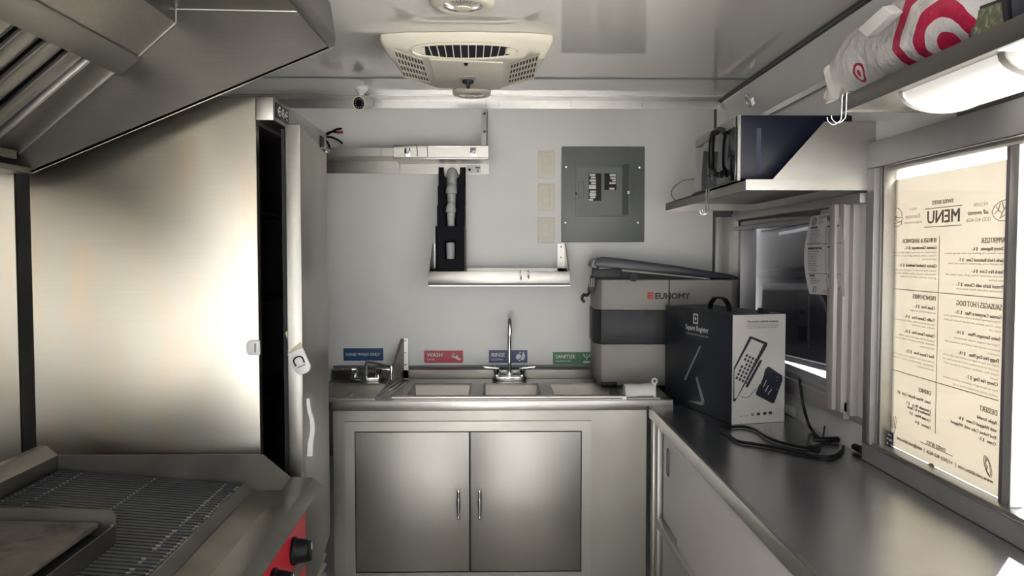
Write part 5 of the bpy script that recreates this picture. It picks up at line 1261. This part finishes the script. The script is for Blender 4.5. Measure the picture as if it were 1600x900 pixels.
hrule((1446, 325.5), (1504, 322)); hrule((1445, 354.5), (1503, 352.5))
mt('MENU', 1474, 347.5, 20, 'CENTER', .028, 50)
mt('WE CATER', 1533, 322, 5.5, 'CENTER', 0, 23); mt('all events', 1529.5, 335, 7, 'CENTER', .01, 32, .35); mt('(305) 462-4626', 1529, 346, 6, 'CENTER', 0, 38)
mt('MAKE A', 1427, 329, 4.5, 'CENTER', 0, 11); mt('Reservation', 1427, 341, 7, 'CENTER', 0, 23, .35); mt('info@swissbites.com', 1427.5, 349, 3.6, 'CENTER', 0, 27)
mt('APPERTIZER', 1572, 379, 8.5, 'LEFT', .015, 38)
L_ = [('Cheesy Baguette   $ 6.-', 1571.5, 391, 5.6, 52), ('Swiss cheese on grilled rye with spring onions', 1571.5, 397, 3.2, 95),
      ('Garlic Herb Buttered Corn   $ 7.-', 1571, 409.5, 5.6, 73), ('Marinated corn, parmesan cheese and lime', 1570.5, 414.5, 3.2, 88),
      ('Dutch Fire Corn  $ 6.-', 1570.5, 428, 5.6, 51), ('Marinade, parmesan cheese, garlic, sour cream, chili', 1570, 434, 3.2, 92), ('flakes and lime', 1569.5, 440.5, 3.2, 24),
      ('Pretzel Sticks with Cheese  $ 7.-', 1568.5, 451.5, 5.8, 73), ('Fresh pretzel sticks with cheddar cheese sauce', 1568, 457.5, 3.2, 73)]
for tx, x, y, h, wd in L_: mt(tx, x, y, h, 'LEFT', .008 if h > 4 else 0, wd)
mt('BURGER & SANDWICH', 1464, 378.5, 7, 'LEFT', .015, 52)
L_ = [('Gourmet Cheeseburger  $ 11.-', 1464.5, 389, 5, 50), ('Grilled beef, two american cheese, lettuce, fries', 1464, 395.5, 3.2, 66), ('Tomato, onion, pickles, garlic sauce, served', 1464, 401, 3.2, 66), ('with french fries', 1463.5, 406.5, 3.0, 22),
      ('Chicken Schnitzel Sandwich  $ 12.-', 1464, 418, 5, 59), ('Golden chicken breast in a baguette with sauce', 1463.5, 425, 3.2, 66), ('Mayonnaise, tomato, onions, pickles, salad and', 1463, 430.5, 3.2, 66), ('greens, served with french fries', 1463, 436, 3.0, 56)]
for tx, x, y, h, wd in L_: mt(tx, x, y, h, 'LEFT', .006 if h > 4 else 0, wd)
hrule((1396, 450.5), (1568, 467)) if False else rule((1396, 450.5), (1396.5, 450.5))
a_, c_ = pq(1396, 450.5), pq(1568, 467)
z_ = (a_.z + c_.z) / 2; b.box(PX - .0012, PX - .0006, c_.y, a_.y, z_ - .0009, z_ + .0009)
vrule((1469.5, 368), (1461, 677))
mt('FRENCH FRIES', 1463, 470, 7, 'LEFT', .015, 36)
L_ = [('Classic Fries  $ 5.-', 1462, 484.5, 5, 32), ('homemade french fries, salt, pepper', 1462, 491, 3.0, 40), ('Truffle Cheese Fries   $ 9.-', 1461.5, 503.5, 5, 47), ('Homemade french fries, truffle oil, parmesan and', 1461, 509.5, 3.0, 66), ('herbs, served hot', 1461, 515, 3.0, 36),
      ('Chicken Cheese Fries   $ 12.-', 1461, 528, 5, 47), ('Loaded french fries topped with chicken, cheddar', 1461, 535, 3.0, 57), ('cheese, green onions and herbs', 1461, 540.5, 3.0, 62), ('and chili sauce', 1460, 547, 3.0, 22),
      ('Beef Cheese Fries   $ 12.-', 1460, 560.5, 5, 44), ('Loaded french fries with beef, onion, sauce, cheddar', 1460, 568, 3.0, 66), ('cheese, jalapeno, sour cream', 1459.5, 574, 3.0, 66), ('and bell pepper', 1459, 580, 3.0, 26)]
for tx, x, y, h, wd in L_: mt(tx, x, y, h, 'LEFT', .006 if h > 4 else 0, wd)
mt('SAUSAGES / HOT DOG', 1566.5, 485, 9, 'LEFT', .015, 71)
L_ = [('German Currywurst Plate   $ 13.-', 1566, 499, 5.8, 73), ('Chopped german bratwurst with curry ketchup, curry', 1565.5, 505.5, 3.4, 90), ('spice, onions, paprika, served with french fries and a', 1565, 513, 3.4, 90), ('fresh roll', 1564.5, 520, 3.2, 18),
      ('Swiss Sausages Plate    $ 14.-', 1564, 533, 5.8, 70), ('Original swiss sausages, cervelat, veal bratwurst', 1563.5, 542, 3.4, 72), ('bratwurst, served with french fries and sauces and', 1563, 550, 3.4, 86), ('mustard', 1562.5, 557, 3.2, 18),
      ('Doggy Hot Dog Plate    $ 14.-', 1562, 567, 5.8, 64), ('Fresh hot dog sausage in a grilled bun with all the', 1561.5, 574, 3.4, 88), ('good stuff, onions and pickles, homemade sauce served with', 1561, 581, 3.4, 88), ('french fries, ketchup, mustard and green relish', 1560.5, 588, 3.4, 86), ('Special', 1560, 595, 3.2, 12),
      ('Cheesy Hot Dog  $ 7.-', 1560, 604, 5.8, 50), ('Fresh hot dog sausage in a grilled bun, sauerkraut, mustard,', 1559.5, 613, 3.4, 86), ('ketchup, pickles and melted cheese on top', 1559, 621, 3.4, 70)]
for tx, x, y, h, wd in L_: mt(tx, x, y, h, 'LEFT', .008 if h > 4 else 0, wd)
a_, c_ = pq(1392, 576), pq(1560, 626.5); z_ = (a_.z + c_.z) / 2; b.box(PX - .0012, PX - .0006, c_.y, a_.y, z_ - .0009, z_ + .0009)
mt('DRINKS', 1455.5, 618, 6.5, 'LEFT', .015, 19)
for tx, x, y, wd in (('Swiss Water Bottle Cold   $3', 1455, 632, 52), ('Lemonade 20 oz.   $ 5', 1455, 645, 38), ('Strawberry & Classic', 1455, 651, 37), ('Coconut Water   $ 4', 1455, 660, 33), ('Gazosa   $ 4', 1455, 671, 24)): mt(tx, x, y, 5, 'LEFT', .006, wd)
mt('DESSERT', 1559.5, 650, 8.5, 'LEFT', .015, 28)
for tx, x, y, wd in (('Apple Strudel', 1558.5, 664, 31), ('with Whipped Cream   $ 8.-', 1558, 676, 61), ('Red Velvet Cake with Whipped', 1557.5, 687, 71), ('Cream   $ 7.-', 1557, 697, 27)): mt(tx, x, y, 5.5, 'LEFT', .008, wd)
mt('SWISS BITES', 1463, 700, 6, 'CENTER', .01, 30); a_, c_ = pq(1438, 690), pq(1489, 713); z_ = (a_.z + c_.z) / 2; b.box(PX - .0012, PX - .0006, c_.y, a_.y, z_ - .0007, z_ + .0007)
mt('www.swissbites.com  |  +1(305) 462-4626  |  info@swissbites.net', 1552.5, 756, 6.5, 'LEFT', .006, 152)
part('lettering', b, INK, po)
b = B(); th = .0008
def line(pts, closed=False, r=th): b.tube([pq(px, py, .001) for px, py in pts], r, 5, closed)
# burger
line([(1390, 338), (1391, 331), (1396, 326), (1401, 325), (1406, 327), (1409, 332), (1409, 338)]); line([(1390, 339), (1395, 341), (1400, 338), (1405, 341), (1410, 339)]); line([(1389, 343), (1394, 347), (1400, 343), (1406, 347), (1411, 342)]); line([(1389, 341), (1411, 340)])
line([(1390, 348), (1391, 352), (1396, 353.5), (1404, 353.5), (1408, 351), (1409, 346)]); line([(1390, 346), (1399, 349), (1409, 346)])
# filled bread
line([(1571, 312), (1563, 315), (1554, 322), (1550, 332), (1553, 340), (1562, 345), (1571, 345)]); line([(1554, 334), (1560, 328), (1566, 333), (1562, 341)]); line([(1560, 328), (1563, 317)]); line([(1565, 333), (1570, 326), (1572, 320)]); line([(1556, 323), (1562, 330)]); line([(1566, 315), (1569, 328)]); line([(1562, 341), (1570, 336)])
# fries cup
line([(1390, 664), (1391, 675), (1397, 677), (1400, 667)]); line([(1390, 664), (1395, 669), (1400, 667)]); line([(1391, 665), (1388, 650)]); line([(1393, 666), (1392, 648)]); line([(1395, 667), (1396, 651)]); line([(1397, 667), (1399, 650)]); line([(1399, 667), (1402, 653)])
# hot dog
hd_ = []
for k in range(24):
    a = 2 * PI * k / 24; cx, cy_ = 1543.5, 729; ux, uy = 9 * 0.9, 17.5
    hd_.append((cx + 4.6 * math.cos(a) + 4.5 * math.sin(a), cy_ + 17 * math.sin(a)))
line(hd_, True); line([(1540 + 2 * math.sin(k * 1.5) + .33 * k * 1.0, 716 + k * 2.6) for k in range(11)]); line([(cx_[0] * .6 + 1543.5 * .4, cx_[1] * .88 + 729 * .12) for cx_ in hd_], True)
part('line_drawing', b, INK, po)
part('stain_spot', B().prism([pq(px, py, .0012) for px, py in ((1447, 727), (1451, 724), (1457, 724), (1460, 729), (1456, 732), (1449, 731))], (.0005, 0, 0)), mat('brown_stain', (.30, .22, .09), .8), po)
# payment sticker inside the glass
sx0, sx1 = at_x(1397, 690, XR + .011), at_x(1374.5, 690, XR + .011)
sa = at_x(1375, 667, XR + .011).z; sb = at_x(1386, 698, XR + .011).z
stk = thing('payment_sticker', 'small black sticker of accepted payments in the lower far corner of the serving window', 'sticker', (XR + .010, (sx0.y + sx1.y) / 2, sb))
part('backing', B().box(XR + .0085, XR + .0095, sx0.y, min(sx1.y, SY1 - .05), sb, sa), CARD, stk)
b = B(); yy0, yy1 = sx0.y, min(sx1.y, SY1 - .05); W_ = yy1 - yy0; H_ = sa - sb
def cell(u0, u1, v0, v1): b.box(XR + .0078, XR + .0085, yy0 + (1 - u1) * W_, yy0 + (1 - u0) * W_, sb + v0 * H_, sb + v1 * H_)
for u0, u1, v0, v1 in ((.24, .36, .86, .88), (.24, .36, .74, .76), (.24, .265, .76, .86), (.335, .36, .76, .86), (.285, .315, .79, .83), (.42, .80, .79, .83), (.10, .32, .50, .62), (.42, .66, .46, .58), (.78, .86, .46, .60), (.10, .30, .20, .34), (.66, .74, .22, .32), (.80, .92, .16, .30)): cell(u0, u1, v0, v1)
part('sticker_marks', b, WHITE_INK, stk)
b = B(); cell(.44, .52, .2, .3); part('red_mark', b, REDINK, stk, label='small red mark')
